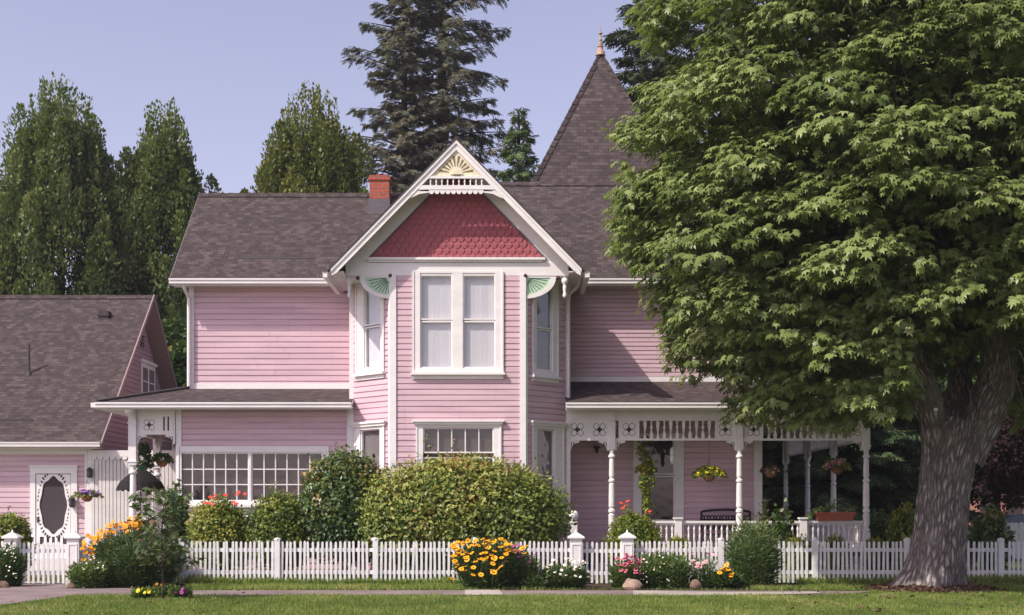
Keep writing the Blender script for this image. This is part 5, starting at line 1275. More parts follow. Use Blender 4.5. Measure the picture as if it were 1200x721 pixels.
def round_tree(px, Y, yc, w, h, label, mat, seed, name='garden_tree', leaf=.22, n=9000, zb=None, group=None):
    rs = np.random.RandomState(seed); x0 = wx(px,Y); cz = wz(yc,Y); root = empty(name, (x0,Y,0), label, 'tree', group)
    d = fib(90); C = d*np.array([w/2,w/2,h/2])*(.55+.45*rs.rand(90,1)); k = rs.randint(0,90,n); o = rvec_(rs,n)
    P = C[k]+o*(.14*w)*(.6+.5*rs.rand(n,1))+np.array([x0,Y,cz]); P[:,2] = np.maximum(P[:,2],.1)
    leaves('crown', P, o+rs.normal(size=(n,3))*.5, o+np.array([0,0,.6]), leaf*(.7+.6*rs.rand(n)), T_WIDE, mat, root, np.clip(.4+rs.normal(size=90)[k]*.15+rs.normal(size=n)*.15,0,1))
    b = MB(); b.tube([(x0,Y,0),(x0,Y,cz*.6),(x0+.2,Y,cz)], [.16,.12,.05], 8)
    for j in range(8): e = C[j*11]; b.tube([(x0,Y,cz*.55),(x0+e[0]*.5,Y+e[1]*.5,cz+e[2]*.4),(x0+e[0],Y+e[1],cz+e[2])], [.08,.05,.02], 5)
    b.build('trunk', M['bark'], root)
round_tree(1168, 44, 520, 3.6, 3.9, 'purple-leaved plum tree behind the fence right of the maple trunk', M['plum'], 41, 'plum_tree', leaf=.13, n=17000)
round_tree(1262, 40, 530, 1.8, 3.2, 'small green leafy tree at the right edge beside the plum', M['bush_g'], 42)
round_tree(1130, 60, 470, 7, 8, 'dark leafy tree far behind the maple fork', M['bush_g'], 43, leaf=.3)
round_tree(1240, 64, 470, 9, 9, 'dark leafy tree far off at the right edge', M['bush_g'], 44, leaf=.3)
round_tree(1040, 66, 480, 6, 7, 'pale green leafy tree far behind the porch end', M['herb'], 45, leaf=.3)
round_tree(205, 50, 500, 4, 8, 'dark leafy tree filling the gap between outbuilding and house', M['bush_g'], 46, leaf=.25, n=14000)
for i, (px, w) in enumerate([(-60,16),(300,22),(560,22),(800,22)]):
    round_tree(px, 66, 530, w, 7, ['leafy mass beyond the outbuilding','leafy mass beyond the main roof','leafy mass beyond the gable','leafy mass beyond the tower'][i], M['bush_g'], 50+i, leaf=.5, n=5000, group='background trees') if False else None

# far buildings, road sign pole, cars
b = MB(); b.box(24, 36, 86, 96, 0, 5.2); b.box(23.8, 36.2, 85.8, 96.2, 5.2, 5.6)
br = empty('brick_building', (30,86,0), 'distant red brick building glimpsed left of the maple trunk', 'building')
M['brick_far'] = plain('far_brick', (.42,.20,.16), .9); me = b.build('wall', M['brick_far'], br)
b = MB()
for x in (24.8,26.6,28.4,30.2,32): b.box(x, x+.9, 85.9, 85.98, 1.2, 3.4)
b.build('window', M['gap'], br)
b = MB(); x = wx(1063, 52); b.tube([(x,52,0),(x,52,3.0)], .05, 8); b.lathe([(.13,0),(.13,.05),(.05,.1)], (x,52,0), 8); tag(b.build('signpost', M['flash']), 'slim grey post standing left of the maple trunk, beyond the garden', 'post')
def car(x, y, body, label, s=1):
    r = empty('parked_car', (x,y,0), label, 'car', 'parked cars beyond the garden')
    P_ = Plane(x-2.3, y-.9, x+2.3, y-.9); b = MB()
    low = [(0.05,.42),(.0,.75),(.12,.98),(1.05,1.08),(3.95,1.10),(4.5,.98),(4.6,.7),(4.55,.42)]
    b.pprism(P_, low, -1.8, 0); cab = [(1.0,1.06),(1.75,1.56),(3.35,1.60),(4.05,1.08)]
    vs = [P_.p(u,z,-.12 if z > 1.2 else 0) for u,z in cab]+[P_.p(u,z,-1.68 if z > 1.2 else -1.8) for u,z in cab]
    b.add(vs, [(0,1,2,3),(7,6,5,4),(0,4,5,1),(1,5,6,2),(2,6,7,3),(3,7,4,0)]); bd = b.build('body', body, r)
    g = MB(); 
    for (q) in ([(1.28,1.12),(1.82,1.50),(2.45,1.52),(2.45,1.12)],[(2.52,1.12),(2.52,1.52),(3.28,1.52),(3.78,1.12)]):
        g.add([P_.p(u,z,-.12*(z-1.06)/.5+.012) for u,z in q], [(0,1,2,3)])
    g.build('window', M['car_glass'], r)
    for u in (.85,3.7):
        for dd_ in (.02,-1.62):
            w = MB(); c = P_.p(u,.33,dd_); nn = 18
            w.pprism(P_, [(u+.33*math.cos(2*math.pi*k/nn), .335+.33*math.sin(2*math.pi*k/nn)) for k in range(nn)], dd_-.2, dd_); t_ = w.build('wheel', M['tyre'], r)
            w = MB(); w.pprism(P_, [(u+.2*math.cos(2*math.pi*k/nn), .335+.2*math.sin(2*math.pi*k/nn)) for k in range(nn)], dd_, dd_+.01); w.build('rim', M['flash'], t_)
    for z_, nm, mt in ((.72,'headlight',M['white']),(.78,'tail_light',M['p_red'])):
        l = MB(); u = (.02,.25) if nm == 'headlight' else (4.4,4.6)
        for dd_ in (0,-1.65): l.pbox(P_, u[0], u[1], z_-.06, z_+.08, dd_-.15, dd_+.01)
        l.build(nm, mt, r)
M['car_dark'] = plain('dark_car_paint', (.03,.035,.05), .22, .6); M['car_silver'] = plain('silver_car_paint', (.45,.47,.50), .25, .6, .3)
M['car_glass'] = plain('car_glass', (.02,.025,.03), .05, .8); M['tyre'] = plain('tyre_rubber', (.02,.02,.02), .9)
car(wx(1195,54), 54, M['car_dark'], 'dark blue parked car behind the pale fence at far right')
car(wx(1048,64), 63, M['car_silver'], 'silver grey parked car glimpsed left of the maple trunk')
# ------------------------------------------------------------------ shrubs under the windows
def dims(px0, px1, py, Y): return wx(px1,Y)-wx(px0,Y), wz(py,Y)
FL = {}
FL['susan'] = flower_mesh('flower', 12, .060, M['p_yellow'], M['eye'], .1, .21, .5)
FL['daisy'] = flower_mesh('flower', 12, .040, M['p_white'], M['eye_y'], .05, .3)
FL['cone'] = flower_mesh('flower', 11, .052, M['p_pink'], M['eye'], -.35, .34)
FL['phlox'] = flower_mesh('flower', 5, .045, M['p_magenta'], M['eye_y'], .1, .15, .8)
FL['red'] = flower_mesh('flower', 7, .060, M['p_red'], M['p_red'], .5, .4, .8)
FL['orange'] = flower_mesh('flower', 9, .055, M['p_orange'], M['eye'], .2, .3, .6)
FL['gold'] = flower_mesh('flower', 10, .060, M['p_yellow'], M['p_orange'], .5, .3, .5)
FL['lemon'] = flower_mesh('flower', 8, .045, M['p_lemon'], M['p_lemon'], .4, .4, .8)
FL['white'] = flower_mesh('flower', 6, .022, M['p_white'], M['eye_y'], .2, .25, .9)
FL['purple'] = flower_mesh('flower', 5, .065, M['p_purple'], M['p_blush'], .3, .25, .95)
FL['blush'] = flower_mesh('flower', 6, .058, M['p_blush'], M['p_pink'], .3, .3, .9)
def surf_pts(px0, px1, py0, py1, Y, n, curve=.3, seed=0, thick=.2):
    rs = random.Random(seed); pts = []
    for _ in range(n):
        u = rs.uniform(-1,1); v = rs.random(); px = (px0+px1)/2+u*(px1-px0)/2; top = py0+(py1-py0)*curve*u*u; py = top+(py1-top)*v
        y = Y-thick*math.sqrt(max(0,1-u*u))*(.4+.6*v)-rs.uniform(0,.06); pts.append((wx(px,y), y, wz(py,y)))
    return pts
def bush(px0, px1, py, Y, label, mat, name='garden_shrub', cat='shrub', **k):
    w, h = dims(px0, px1, py, Y); return shrub(name, (px0+px1)/2, Y, w, h, label, cat, mat, **k)
bush(-12, 37, 599, 31.6, 'rounded yellow-green shrub at the left edge behind the gate post', M['bush_y'], leaf=.06)
g_, _ = bush(221, 293, 583, 32.6, 'yellow-green shrub topped with scarlet flowers under the divided window', M['bush_y'], leaf=.07)
place_flowers(g_, FL['red'], surf_pts(240,292,576,592,32.4,16,.3,1,.5), jit=.3)
bush(291, 366, 576, 32.5, 'yellow-green shrub with rusty tips beside the tall dark green one', M['bush_y'], leaf=.07)
bush(352, 458, 521, 32.6, 'tallest glossy green shrub left of the front bay window', M['bush_g'], leaf=.085, lumps=40, boxy=1.9)
r_, _ = bush(427, 661, 532, 31.7, 'widest rounded hedge shrub with yellow and rusty leaf tips before the bay', M['bush_big'], leaf=.086, lumps=80, depth=2.8, boxy=2.5, n=23000, rough=.26)
place_flowers(r_, FL['blush'], [(wx(a,30.5),30.35,wz(c,30.4)) for a, c in ((438,632),(441,637),(497,613),(500,617),(486,640))], jit=.3)
r_, _ = bush(711, 774, 601, 32.8, 'round green shrub with a few red flowers behind the porch gate post', M['bush_y'], leaf=.065)
place_flowers(r_, FL['red'], [(wx(a,32.6),32.5,wz(c,32.5)) for a, c in ((727,590),(731,593),(735,588),(757,602),(761,600),(729,596))], jit=.3, stem=M['stem'], base=1.2)
for i, (a, c, t_) in enumerate(((780,812,627),(918,954,628),(963,995,628),(1012,1036,630))):
    bush(a, c, t_, 33.6, ['small clipped ball shrub below the first railing newel','small clipped ball shrub below the middle railing newel','small clipped ball shrub below the red planter','small clipped ball shrub at the foot of the end porch post'][i], M['bush_y'], leaf=.05, n=1500, lumps=14, group='clipped ball shrubs along the porch')
bush(1040, 1075, 594, 34.0, 'bright yellow-green shrub directly left of the maple trunk', M['bush_y'], leaf=.09, lumps=16)
bush(1014, 1046, 600, 35.5, 'dark shrub between the end porch post and the yellow-green shrub', M['dark_herb'], leaf=.09, lumps=16)
bush(1136, 1184, 600, 33.0, 'loose leafy shrub above the fence right of the maple trunk', M['bush_g'], leaf=.12, n=700, lumps=16)
bush(112, 150, 630, 33.8, 'low shrub behind the fence near the white ribbed screen', M['herb'], leaf=.07)
bush(192, 222, 572, 33.4, 'leafy plant against the side porch corner', M['dark_herb'], leaf=.11, n=420, lumps=12, depth=.5)

# feathery bushes: upright blades from a common foot
def feathery(name, px0, px1, py, Y, n, label, mat, cat='plant', seed=0, blade=.28, tm=None, z0=0, lean=.35, group=None, top_flat=.8, name2='foliage', depth=.9):
    rs = np.random.RandomState(seed); w, h = dims(px0, px1, py, Y); cx = wx((px0+px1)/2, Y)
    root = empty(name, (cx,Y,z0), label, cat, group); b = MB()
    ns = max(14, n//34); P=[];D=[];N=[];S=[]
    for i in range(ns):
        a = i*2.39996; r = math.sqrt((i+.5)/ns); ex, ey = r*w/2*math.cos(a)*.95, r*depth*w/2*math.sin(a); hh = h*(1-.30*r**2.5)*rs.uniform(top_flat-.12,1.03)
        q0 = np.array([ex*.7,ey*.7,0]); q1 = np.array([ex*.95,ey*.95,hh*.55]); q2 = np.array([ex*1.03,ey*1.03,hh])
        b.tube([Vector(q)+Vector((cx,Y,z0)) for q in (q0,q1,q2)], [.008,.006,.003], 4)
        m = n//ns; t = rs.rand(m)**.9; c = ((1-t)**2)[:,None]*q0+(2*t*(1-t))[:,None]*q1+(t*t)[:,None]*q2
        o = rvec_(rs, m); P.append(c+o*.05); D.append(o*np.array([1.0,1.0,.6])+np.array([0,0,.45])); N.append(o+rs.normal(size=(m,3))*.4); S.append(blade*(.5+.7*rs.rand(m)))
    P = np.concatenate(P)+np.array([cx,Y,z0]); P[:,2] = np.maximum(P[:,2], z0+.01)
    leaves(name2, P, np.concatenate(D), np.concatenate(N), np.concatenate(S), tm or T_LEAF, mat, root, np.clip(.15+.6*(P[:,2]-z0)/h+rs.normal(size=len(P))*.15,0,1)); b.build('stem', M['stem'], root); return root
T_FINE = (np.array([(0,0,0),(.07,.4,.03),(0,1,-.03),(-.07,.4,.03)]), [(0,1,2),(0,2,3)])
T_HERB = (np.array([(0,0,0),(.17,.4,.05),(0,1,-.08),(-.17,.4,.05)]), [(0,1,2),(0,2,3)])
feathery('feathery_bush', 853, 912, 612, 28.9, 9000, 'tall feathery green bush standing against the fence below the porch post', M['grassy'], seed=1, tm=T_FINE, blade=.20)
ya = feathery('sunflower_clump', 112, 214, 622, 29.2, 12000, 'tall dark feathery plant mass with golden flowers beside the cottage gate', M['dark_herb'], 'flowering plant', seed=2, tm=T_FINE, blade=.22)
rs_ = random.Random(4); pts = []
for i in range(85):
    t = rs_.random(); px = 95+t*70; py = 640-26*math.sin(min(1,t*1.15)*1.5)+rs_.gauss(0,4.5); y = 29.0+rs_.uniform(-.45,.2)+.2*t; pts.append((wx(px,y), y, wz(py,y)))
for i in range(14): px = rs_.uniform(95,112); py = rs_.uniform(640,665); pts.append((wx(px,28.75), 28.75, wz(py,28.75)))
place_flowers(ya, FL['gold'], pts, jit=.45, stem=M['stem'], smin=.9)
wf = feathery('white_flowering_plant', 80, 128, 657, 28.5, 2600, 'low mixed plant with small white flowers right of the cottage gate', M['herb'], 'flowering plant', seed=3, tm=T_HERB, blade=.12)
place_flowers(wf, FL['white'], surf_pts(92,122,652,668,28.4,22,.4,5,.4), jit=.6)
wl = feathery('white_flowering_plant', -6, 27, 640, 29.1, 3000, 'green plant with small white flowers at the left edge before the gate post', M['dark_herb'], 'flowering plant', seed=4, tm=T_HERB, blade=.14)
place_flowers(wl, FL['white'], surf_pts(-2,24,640,678,29.0,24,.4,6,.35), jit=.6)
feathery('reddish_plant', 148, 186, 592, 31.5, 900, 'reddish brown leafy plant behind the yellow flower clump', M['red_herb'], seed=5, tm=T_WIDE, blade=.12)
sc = feathery('black_eyed_susan_clump', 533, 618, 634, 28.35, 9000, 'large clump of golden black-eyed daisies spilling over the sidewalk edge', M['dark_herb'], 'flowering plant', seed=6, tm=T_HERB, blade=.15, depth=.75)
pts = []
rs_ = random.Random(9)
while len(pts) < 100:
    u = rs_.uniform(-1,1); v = rs_.random()**1.25; px = 573+u*43+rs_.gauss(0,1); py = 630+7*u*u+v*44
    if v > .6 and rs_.random() < .45: continue
    if v > .4 and u > .45: continue
    y = 28.0-.55*math.sqrt(max(0,1-u*u))*(.3+.7*v)+rs_.uniform(-.05,.05); pts.append((wx(px,y), y, wz(py,y)))
place_flowers(sc, FL['susan'], pts, jit=.35, stem=M['stem'], smin=.95)
ph = feathery('phlox_plant', 597, 632, 646, 28.4, 1300, 'thin stemmed plant with magenta flowers between golden clump and white daisies', M['herb'], 'flowering plant', seed=7, tm=T_HERB, blade=.12)
place_flowers(ph, FL['phlox'], surf_pts(600,618,637,656,28.2,20,.1,7,.3)+surf_pts(616,627,645,660,28.2,7,.1,8,.3), jit=.5, stem=M['stem'])
da = feathery('white_daisy_clump', 632, 690, 664, 28.5, 4200, 'low clump of white daisies at the foot of the porch gate post', M['dark_herb'], 'flowering plant', seed=8, tm=T_HERB, blade=.13)
place_flowers(da, FL['daisy'], surf_pts(637,690,654,676,28.3,40,.3,9,.4)+[(wx(695,28),28,wz(688,28)),(wx(680,27.9),27.9,wz(676,27.9))], jit=.5, stem=M['stem'], smin=.8)
pc = feathery('coneflower_clump', 716, 750, 656, 28.4, 2800, 'pink coneflower clump growing behind the pale brown rock', M['herb'], 'flowering plant', seed=9, tm=T_HERB, blade=.13)
place_flowers(pc, FL['cone'], surf_pts(722,750,648,672,28.1,34,.3,10,.3), jit=.4, stem=M['stem'], smin=.95)
wp = feathery('white_flowering_plant', 748, 806, 648, 28.6, 6500, 'bushy light green plant with tiny white flowers right of the pink coneflowers', M['herb'], 'flowering plant', seed=10, tm=T_HERB, blade=.12)
place_flowers(wp, FL['white'], surf_pts(751,785,646,685,28.2,40,.3,11,.4), jit=.6, smin=.5)
sp = feathery('flower_spikes', 804, 842, 650, 28.5, 900, 'slender plants with dull pink flower spikes between white-flowered plant and golden pair', M['herb'], 'flowering plant', seed=11, tm=T_HERB, blade=.10)
place_flowers(sp, FL['blush'], surf_pts(808,840,648,668,28.3,16,.1,12,.2), jit=.5, stem=M['stem'], smin=.5)
yp = feathery('black_eyed_susan_clump', 834, 863, 672, 28.3, 1300, 'small leafy clump with a few golden flowers left of the feathery bush', M['dark_herb'], 'flowering plant', seed=12, tm=T_HERB, blade=.20)
place_flowers(yp, FL['susan'], [(wx(a,28.1),28.05,wz(c,28.1)) for a, c in ((851,662),(853,667),(856,674),(846,666),(849,668),(843,671),(857,672),(798,676))], jit=.3, stem=M['stem'], smin=1.0)
feathery('low_green_plant', 786, 806, 655, 28.1, 1200, 'low dark green plant at the bed edge by the golden clump', M['dark_herb'], seed=13, tm=T_HERB, blade=.13)
feathery('low_green_plant', 610, 640, 672, 28.1, 700, 'low green plant filling the bed below the magenta flowers', M['dark_herb'], seed=14, tm=T_HERB, blade=.12)
vv = feathery('railing_vine', 903, 930, 588, 33.9, 900, 'leafy climbing plant in front of the porch railing', M['bush_g'], 'vine', seed=15, tm=T_WIDE, blade=.14)
feathery('railing_vine', 889, 900, 565, 34.2, 260, 'thin brownish climbing plant beside the porch wall corner', M['red_herb'], 'vine', seed=16, tm=T_WIDE, blade=.10)
# rocks
def rock(px, Y, w, h, label, c):
    x = wx(px,Y); rs = random.Random(int(px)); me = MB(); n, m = 18, 9; vs = []
    for i in range(m+1):
        for k in range(n):
            th = math.pi*i/m; a = 2*math.pi*k/n; d = Vector((math.sin(th)*math.cos(a), math.sin(th)*math.sin(a), math.cos(th)))
            r = 1+.28*noise.noise(d*1.3+Vector((px,0,0)))+.14*noise.noise(d*3.7+Vector((px,5,0))); vs.append((x+d.x*r*w/2, Y+d.y*r*w*.36, max(0,h*.42+d.z*r*h*.6)))
    fs = [(i*n+k,(i+1)*n+k,(i+1)*n+(k+1)%n,i*n+(k+1)%n) for i in range(m) for k in range(n)]; me.add(vs, fs); tag(me.build('rock', c, smooth=False), label, 'rock', 'rocks in the flower bed')
M['rock_a'] = paint('sandstone', (.38,.27,.21), .3, .9, dirt=(.2,.15,.12), dirt_amt=.5, scale=6, stretch=(1,1,1)); M['rock_b'] = paint('brown_stone', (.20,.13,.10), .3, .9, dirt=(.10,.07,.05), dirt_amt=.5, scale=8, stretch=(1,1,1))
rock(741, 27.75, .40, .23, 'pale tan rock in front of the pink coneflowers', M['rock_a']); rock(815.5, 27.9, .26, .20, 'darker reddish brown rock below the pink flower spikes', M['rock_b']); rock(84, 28.3, .22, .14, 'small grey brown rock beside the cottage gate', M['rock_b']); rock(3, 28.6, .3, .15, 'grey brown rock at the left edge by the white flowers', M['rock_b'])

# sapling in the lawn with flowers round its foot
YS_ = 24.7; sx = wx(190.5, YS_)
sap = empty('maple_sapling', (sx,YS_,0), 'young slender sapling with broad leaves standing in the front lawn', 'sapling')
b = MB(); rs = np.random.RandomState(3); b.tube([(sx,YS_,0),(sx+.01,YS_,.6),(sx-.02,YS_,1.2),(sx+.02,YS_,1.75),(sx+.10,YS_,2.12)], [.022,.019,.015,.010,.004], 7)
P=[];D=[];N=[];S=[]
for i in range(34):
    z = .50+1.5*(i/34)**.9; a = i*2.4+rs.rand()*.6; l = (.66*(1-.35*(z/2.1)**1.5))*rs.uniform(.55,1.1); e = np.array([sx+l*math.cos(a), YS_+l*math.sin(a), z+.12+.25*l])
    if z > 1.75: e[2] = z+.1
    b.tube([(sx,YS_,z),((sx+e[0])/2,(YS_+e[1])/2,z+.12),tuple(e)], [.006,.005,.003], 4)
    for t in (.4,.65,.85,1.0):
        for k in range(2 if t < 1 else 4):
            p = np.array([sx,YS_,z])*(1-t)+e*t; P.append(p+rs.normal(size=3)*.03); D.append(np.array([math.cos(a),math.sin(a),-.45])+rs.normal(size=3)*.5); N.append(np.array([0,0,1])+rs.normal(size=3)*.4); S.append(rs.uniform(.09,.16))
M['sap_leaf'] = leafmat('sapling_leaf', [(0,(.055,.095,.035)),(.5,(.10,.15,.06)),(.85,(.17,.20,.09)),(1,(.19,.10,.07))], .25)
leaves('crown', P, D, N, S, T_MAPLE, M['sap_leaf'], sap); b.build('trunk', M['bark'], sap)
for (px0,px1,py,Y,fl,lb_,nf,s_) in ((157,178,692,25.0,'lemon','small clump of lemon yellow marigolds left of the sapling foot',12,20),(176,204,687,25.6,'orange','small clump of orange flowers behind the sapling stem',12,21),(200,222,691,25.1,'phlox','small dark clump of magenta flowers right of the sapling foot',12,22)):
    q = feathery('bedding_flowers', px0, px1, py, Y, 900, lb_, M['herb'], 'flowering plant', seed=s_, tm=T_HERB, blade=.10, group='bedding flowers round the sapling')
    place_flowers(q, FL[fl], surf_pts(px0+2,px1-2,py-3,py+4,Y-.1,nf-4,.3,s_,.15), jit=.8, smin=.5)
b = MB(); n = 16; b.pprism(Plane(0,0,1,0), [(0,0),(1,0),(1,1)], 0, .01) if False else None
sheet('soil_bed', [(sx+.85*math.cos(a*math.pi/8), YS_+.35+.55*math.sin(a*math.pi/8)) for a in range(16)], .012, M['soil'])

# hanging baskets and pots
def basket(px, py, Y, w, h, label, leafm, flower, nf, seed, trail=0, pot='coir', zt=None, chain=True, leaf=.07, nl=500, trailw=.25, group='hanging flower baskets'):
    """py: row of the basket rim"""
    rs = np.random.RandomState(seed); x = wx(px,Y); z = wz(py,Y); zt = zt or 4.28
    root = empty('hanging_basket', (x,Y,z-.16), label, 'hanging basket', group)
    b = MB(); r = min(.17, w*.42); b.lathe([(r*.35,-.17),(r*.75,-.12),(r*.97,-.04),(r,.0),(r*.9,.0)], (x,Y,z), 14); b.build('basket', M[pot], root)
    b = MB()
    for k in range(3): a = k*2.094+.5; b.tube([(x+r*math.cos(a),Y+r*math.sin(a),z),(x,Y,z+.42)], .004, 4)
    if chain: b.tube([(x,Y,z+.42),(x,Y,zt)], .004, 4)
    b.build('chain', M['lantern'], root)
    o = rvec_(rs, nl); o[:,2] = abs(o[:,2])*1.0; P = o*np.array([w/2,w/2.4,h*.62])*(.55+.5*rs.rand(nl,1)); P[:,2] -= .35*h*np.maximum(0,(np.hypot(P[:,0],P[:,1])/(w/2))-.55)*1.2
    D = o+rs.normal(size=(nl,3))*.5+np.array([0,0,-.3])
    if trail:
        m = nl; t = rs.rand(m); k = rs.randint(0,6,m); T = np.stack([(k-2.5)/5*trailw*(1.2-t*.8)+.04*np.sin(t*9+k)+rs.normal(size=m)*.035, -.12+rs.normal(size=m)*.05, -t*trail*(.6+.4*((k*37)%7)/6.0)-.05], 1)
        P = np.concatenate([P,T]); D = np.concatenate([D, rs.normal(size=(m,3))+np.array([0,-.5,-.5])])
    P = P+np.array([x,Y,z]); n_ = len(P); leaves('foliage', P, D, rs.normal(size=(n_,3))*.5+np.array([0,-.5,.8]), leaf*(.7+.6*rs.rand(n_)), T_WIDE, leafm, root)
    k = rs.randint(0, len(P), nf) if not trail else rs.choice(len(P), nf)
    pts = [tuple(P[i]+np.array([0,-.03,.015])) for i in k if True]; pts = [(a, min(c, Y-.02), d) for a, c, d in pts]
    place_flowers(root, FL[flower], pts, jit=.4, smin=.6); return root, P
YPb = 35.1
bk, P_ = basket(757, 551, YPb, .55, .22, 'trailing basket with yellow blossoms hanging before the tall porch window', M['basket_leaf'], 'lemon', 30, 1, trail=1.15, nl=520)
# vine climbing up the chain of that basket
rs = np.random.RandomState(8); n = 230; t = rs.rand(n); x = wx(755,YPb); P = np.stack([x+.10*np.sin(t*7)+rs.normal(size=n)*(.09*(1-t*.4)), YPb-.02+rs.normal(size=n)*.05, wz(551,YPb)+t*.83], 1)
leaves('climbing_leaves', P, rs.normal(size=(n,3)), rs.normal(size=(n,3))*.5+np.array([0,-1,.4]), .07+.04*rs.rand(n), T_WIDE, M['basket_leaf'], bk)
basket(831, 557, YPb, .92, .36, 'wide shallow basket of bright yellow flowers hanging over the bench', M['basket_leaf'], 'lemon', 100, 2, nl=900, leaf=.06)
bk2, P_ = basket(903, 552, YPb, .50, .16, 'small basket with pinkish brown trailing plant near the porch wall corner', M['red_herb'], 'blush', 12, 3, nl=420)
basket(981, 548, YPb, .72, .34, 'full basket of pink flowers hanging in front of the side porch posts', M['basket_leaf'], 'blush', 100, 4, nl=700)
basket(102, 581, 37.1, .80, .22, 'purple petunia basket hanging beside the oval screen door', M['basket_leaf'], 'purple', 55, 5, nl=420, zt=3.4, chain=True)
basket(190, 540, 36.0, .55, .30, 'leafy basket hanging at the right of the side porch opening', M['herb'], 'white', 8, 6, nl=420, pot='coir')
bk, P_ = basket(167, 545, 35.6, .45, .9, 'green pot with an upright leafy plant hanging in the side porch', M['dark_herb'], 'white', 2, 7, pot='pot_green', nl=300, leaf=.12)
# red planter on the railing
x0, x1 = wx(956,PY-.02), wx(1000,PY-.02); zz = RZ
pl = empty('railing_planter', ((x0+x1)/2, PY-.02, zz), 'long terracotta red planter box standing on the porch railing', 'planter')
b = MB(); b.v += []; b.add([(x0+.04,PY-.13,zz),(x1-.04,PY-.13,zz),(x1-.04,PY+.09,zz),(x0+.04,PY+.09,zz),(x0,PY-.16,zz+.20),(x1,PY-.16,zz+.20),(x1,PY+.12,zz+.20),(x0,PY+.12,zz+.20)], MB.BF); b.box(x0-.02,x1+.02,PY-.18,PY+.14,zz+.17,zz+.225); b.build('box', M['terracotta'], pl)
rs = np.random.RandomState(12); n = 420; xx = x0-.25+(x1-x0+.3)*rs.rand(n)**1.2; P = np.stack([xx, PY-.02+rs.normal(size=n)*.07, zz+.20+rs.rand(n)*(.10+.22*np.exp(-((xx-x0-.45)/.18)**2))-.22*np.maximum(0,(x0+.02-xx)/.25)], 1)
leaves('foliage', P, rs.normal(size=(n,3))*.6+np.array([0,0,.6]), rs.normal(size=(n,3))*.5+np.array([0,-.6,.6]), .06+.06*rs.rand(n), T_HERB, M['herb'], pl)
place_flowers(pl, FL['white'], [(x1-.12+.05*math.cos(a)-.02*a, PY-.1, zz+.27+.03*math.sin(a*2)) for a in range(6)]+[(x0+.2,PY-.1,zz+.26)], jit=.4)

# black lattice bench
BY = 35.55; bx0, bx1 = wx(823.5,BY), wx(880.5,BY); zt_ = wz(597.5,BY); 
be = empty('porch_bench', ((bx0+bx1)/2, BY, FZ), 'ornate black cast metal bench against the pink porch wall', 'bench')
def arc(t): return zt_-.05*abs(2*t-1)**2.5
PBk = Plane(bx0, BY+.22, bx1, BY+.22); W_ = bx1-bx0
b = MB(); pts = [PBk.p(0,FZ+.45)]+[PBk.p(W_*t, arc(t)) for t in (.0,.03,.1,.25,.5,.75,.9,.97,1.)]+[PBk.p(W_,FZ+.45)]; b.tube(pts, .034, 6); b.tube([PBk.p(0,FZ+.58),PBk.p(W_,FZ+.58)], .022, 6)
for k in range(16):
    u = W_*(k+.5)/16; 
    for j in range(3):
        z_ = FZ+.64+j*.115; r = .055; b.tube([PBk.p(u+r*math.cos(a*math.pi/4)*(1 if (j+k)%2 else .7), z_+r*math.sin(a*math.pi/4)) for a in range(9)], .019, 4)
b.build('backrest', M['black_iron'], be)
b = MB(); b.box(bx0, bx1, BY-.30, BY+.2, FZ+.40, FZ+.44); b.build('seat', M['black_iron'], be)
for x in (bx0, bx1):
    for y in (BY-.27, BY+.18): b = MB(); b.tube([(x,y,FZ),(x,y-.02,FZ+.42)], .02, 6); b.build('leg', M['black_iron'], be)
    b = MB(); b.tube([(x,BY+.2,FZ+.72),(x,BY-.05,FZ+.70),(x,BY-.27,FZ+.64),(x,BY-.28,FZ+.42)], .018, 6); b.build('armrest', M['black_iron'], be)
# glass lantern hanging in the porch
x = wx(788,YPb); b = MB(); z = wz(530,YPb); b.lathe([(.01,-.32),(.04,-.28),(.07,-.20),(.05,-.10),(.075,0),(.06,.08),(.015,.14)], (x,YPb,z), 8); b.tube([(x,YPb,z+.12),(x,YPb,4.3)], .004, 4)
tag(b.build('hanging_ornament', M['white_dull']), 'slim white ornament hanging beside the tall porch window', 'ornament')

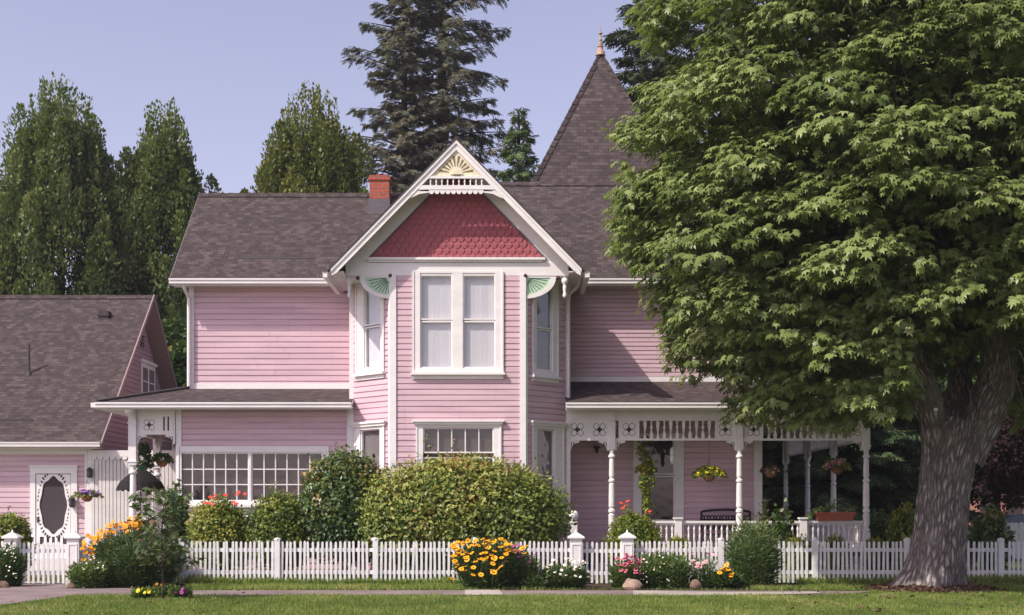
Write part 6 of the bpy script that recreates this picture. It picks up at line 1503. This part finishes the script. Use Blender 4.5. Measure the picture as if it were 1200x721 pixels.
# summer air: one closed box round everything
hz = bpy.data.materials.new('thin_summer_haze'); hz.use_nodes = True; nt = hz.node_tree; nt.nodes.clear()
out = nt.nodes.new('ShaderNodeOutputMaterial'); vp = nt.nodes.new('ShaderNodeVolumePrincipled'); vp.inputs['Color'].default_value = (.88,.88,.97,1); vp.inputs['Density'].default_value = .0004; vp.inputs['Anisotropy'].default_value = .2; L(nt, vp.outputs[0], out.inputs['Volume'])
b = MB(); b.box(-410, 410, -55, 610, -1.0, 26); tag(b.build('haze', hz), kind='stuff')
# ------------------------------------------------------------------ sky, sun, camera
w = bpy.data.worlds.new('World'); SC.world = w; w.use_nodes = True; nt = w.node_tree; nt.nodes.clear()
out = nt.nodes.new('ShaderNodeOutputWorld'); bg = nt.nodes.new('ShaderNodeBackground'); sk = nt.nodes.new('ShaderNodeTexSky')
sd = Vector((-.77,-.54,1)).normalized()
sk.sky_type = 'NISHITA'; sk.sun_disc = False; sk.sun_elevation = math.asin(sd.z); sk.sun_rotation = math.atan2(sd.x, sd.y) % (2*math.pi)
sk.air_density = 1.0; sk.dust_density = 1.6; sk.ozone_density = 1.0; sk.altitude = 60
tint = mixc(nt, 1.0, sk.outputs[0], (1.20,.90,1.02), 'MULTIPLY')
hs = nt.nodes.new('ShaderNodeHueSaturation'); hs.inputs['Saturation'].default_value = .74; hs.inputs['Value'].default_value = .88; L(nt, tint, hs.inputs['Color'])
L(nt, hs.outputs[0], bg.inputs[0]); bg.inputs[1].default_value = .15; L(nt, bg.outputs[0], out.inputs[0])
l = bpy.data.lights.new('sun', 'SUN'); l.energy = 3.4; l.angle = math.radians(.6); l.color = (1,.93,.82)
lo = bpy.data.objects.new('sun', l); COL.objects.link(lo); lo.rotation_mode = 'QUATERNION'; lo.rotation_quaternion = sd.to_track_quat('Z','Y'); lo.location = sd*60
cam = bpy.data.cameras.new('camera'); co = bpy.data.objects.new('camera', cam); COL.objects.link(co); SC.camera = co
co.location = (0,0,CH); co.rotation_euler = (math.pi/2,0,0); cam.sensor_width = 36; cam.lens = F/1200*36; cam.shift_y = (HY-360.5)/1200; cam.clip_end = 2000; cam.clip_start = .5
SC.view_settings.view_transform = 'Standard'; SC.view_settings.look = 'None'; SC.view_settings.exposure = .50; SC.view_settings.gamma = 1
SC.render.resolution_x = 1024; SC.render.resolution_y = 615
SC.cycles.volume_bounces = 0; SC.cycles.max_bounces = 8; SC.cycles.transparent_max_bounces = 12; SC.cycles.diffuse_bounces = 3; SC.cycles.glossy_bounces = 3
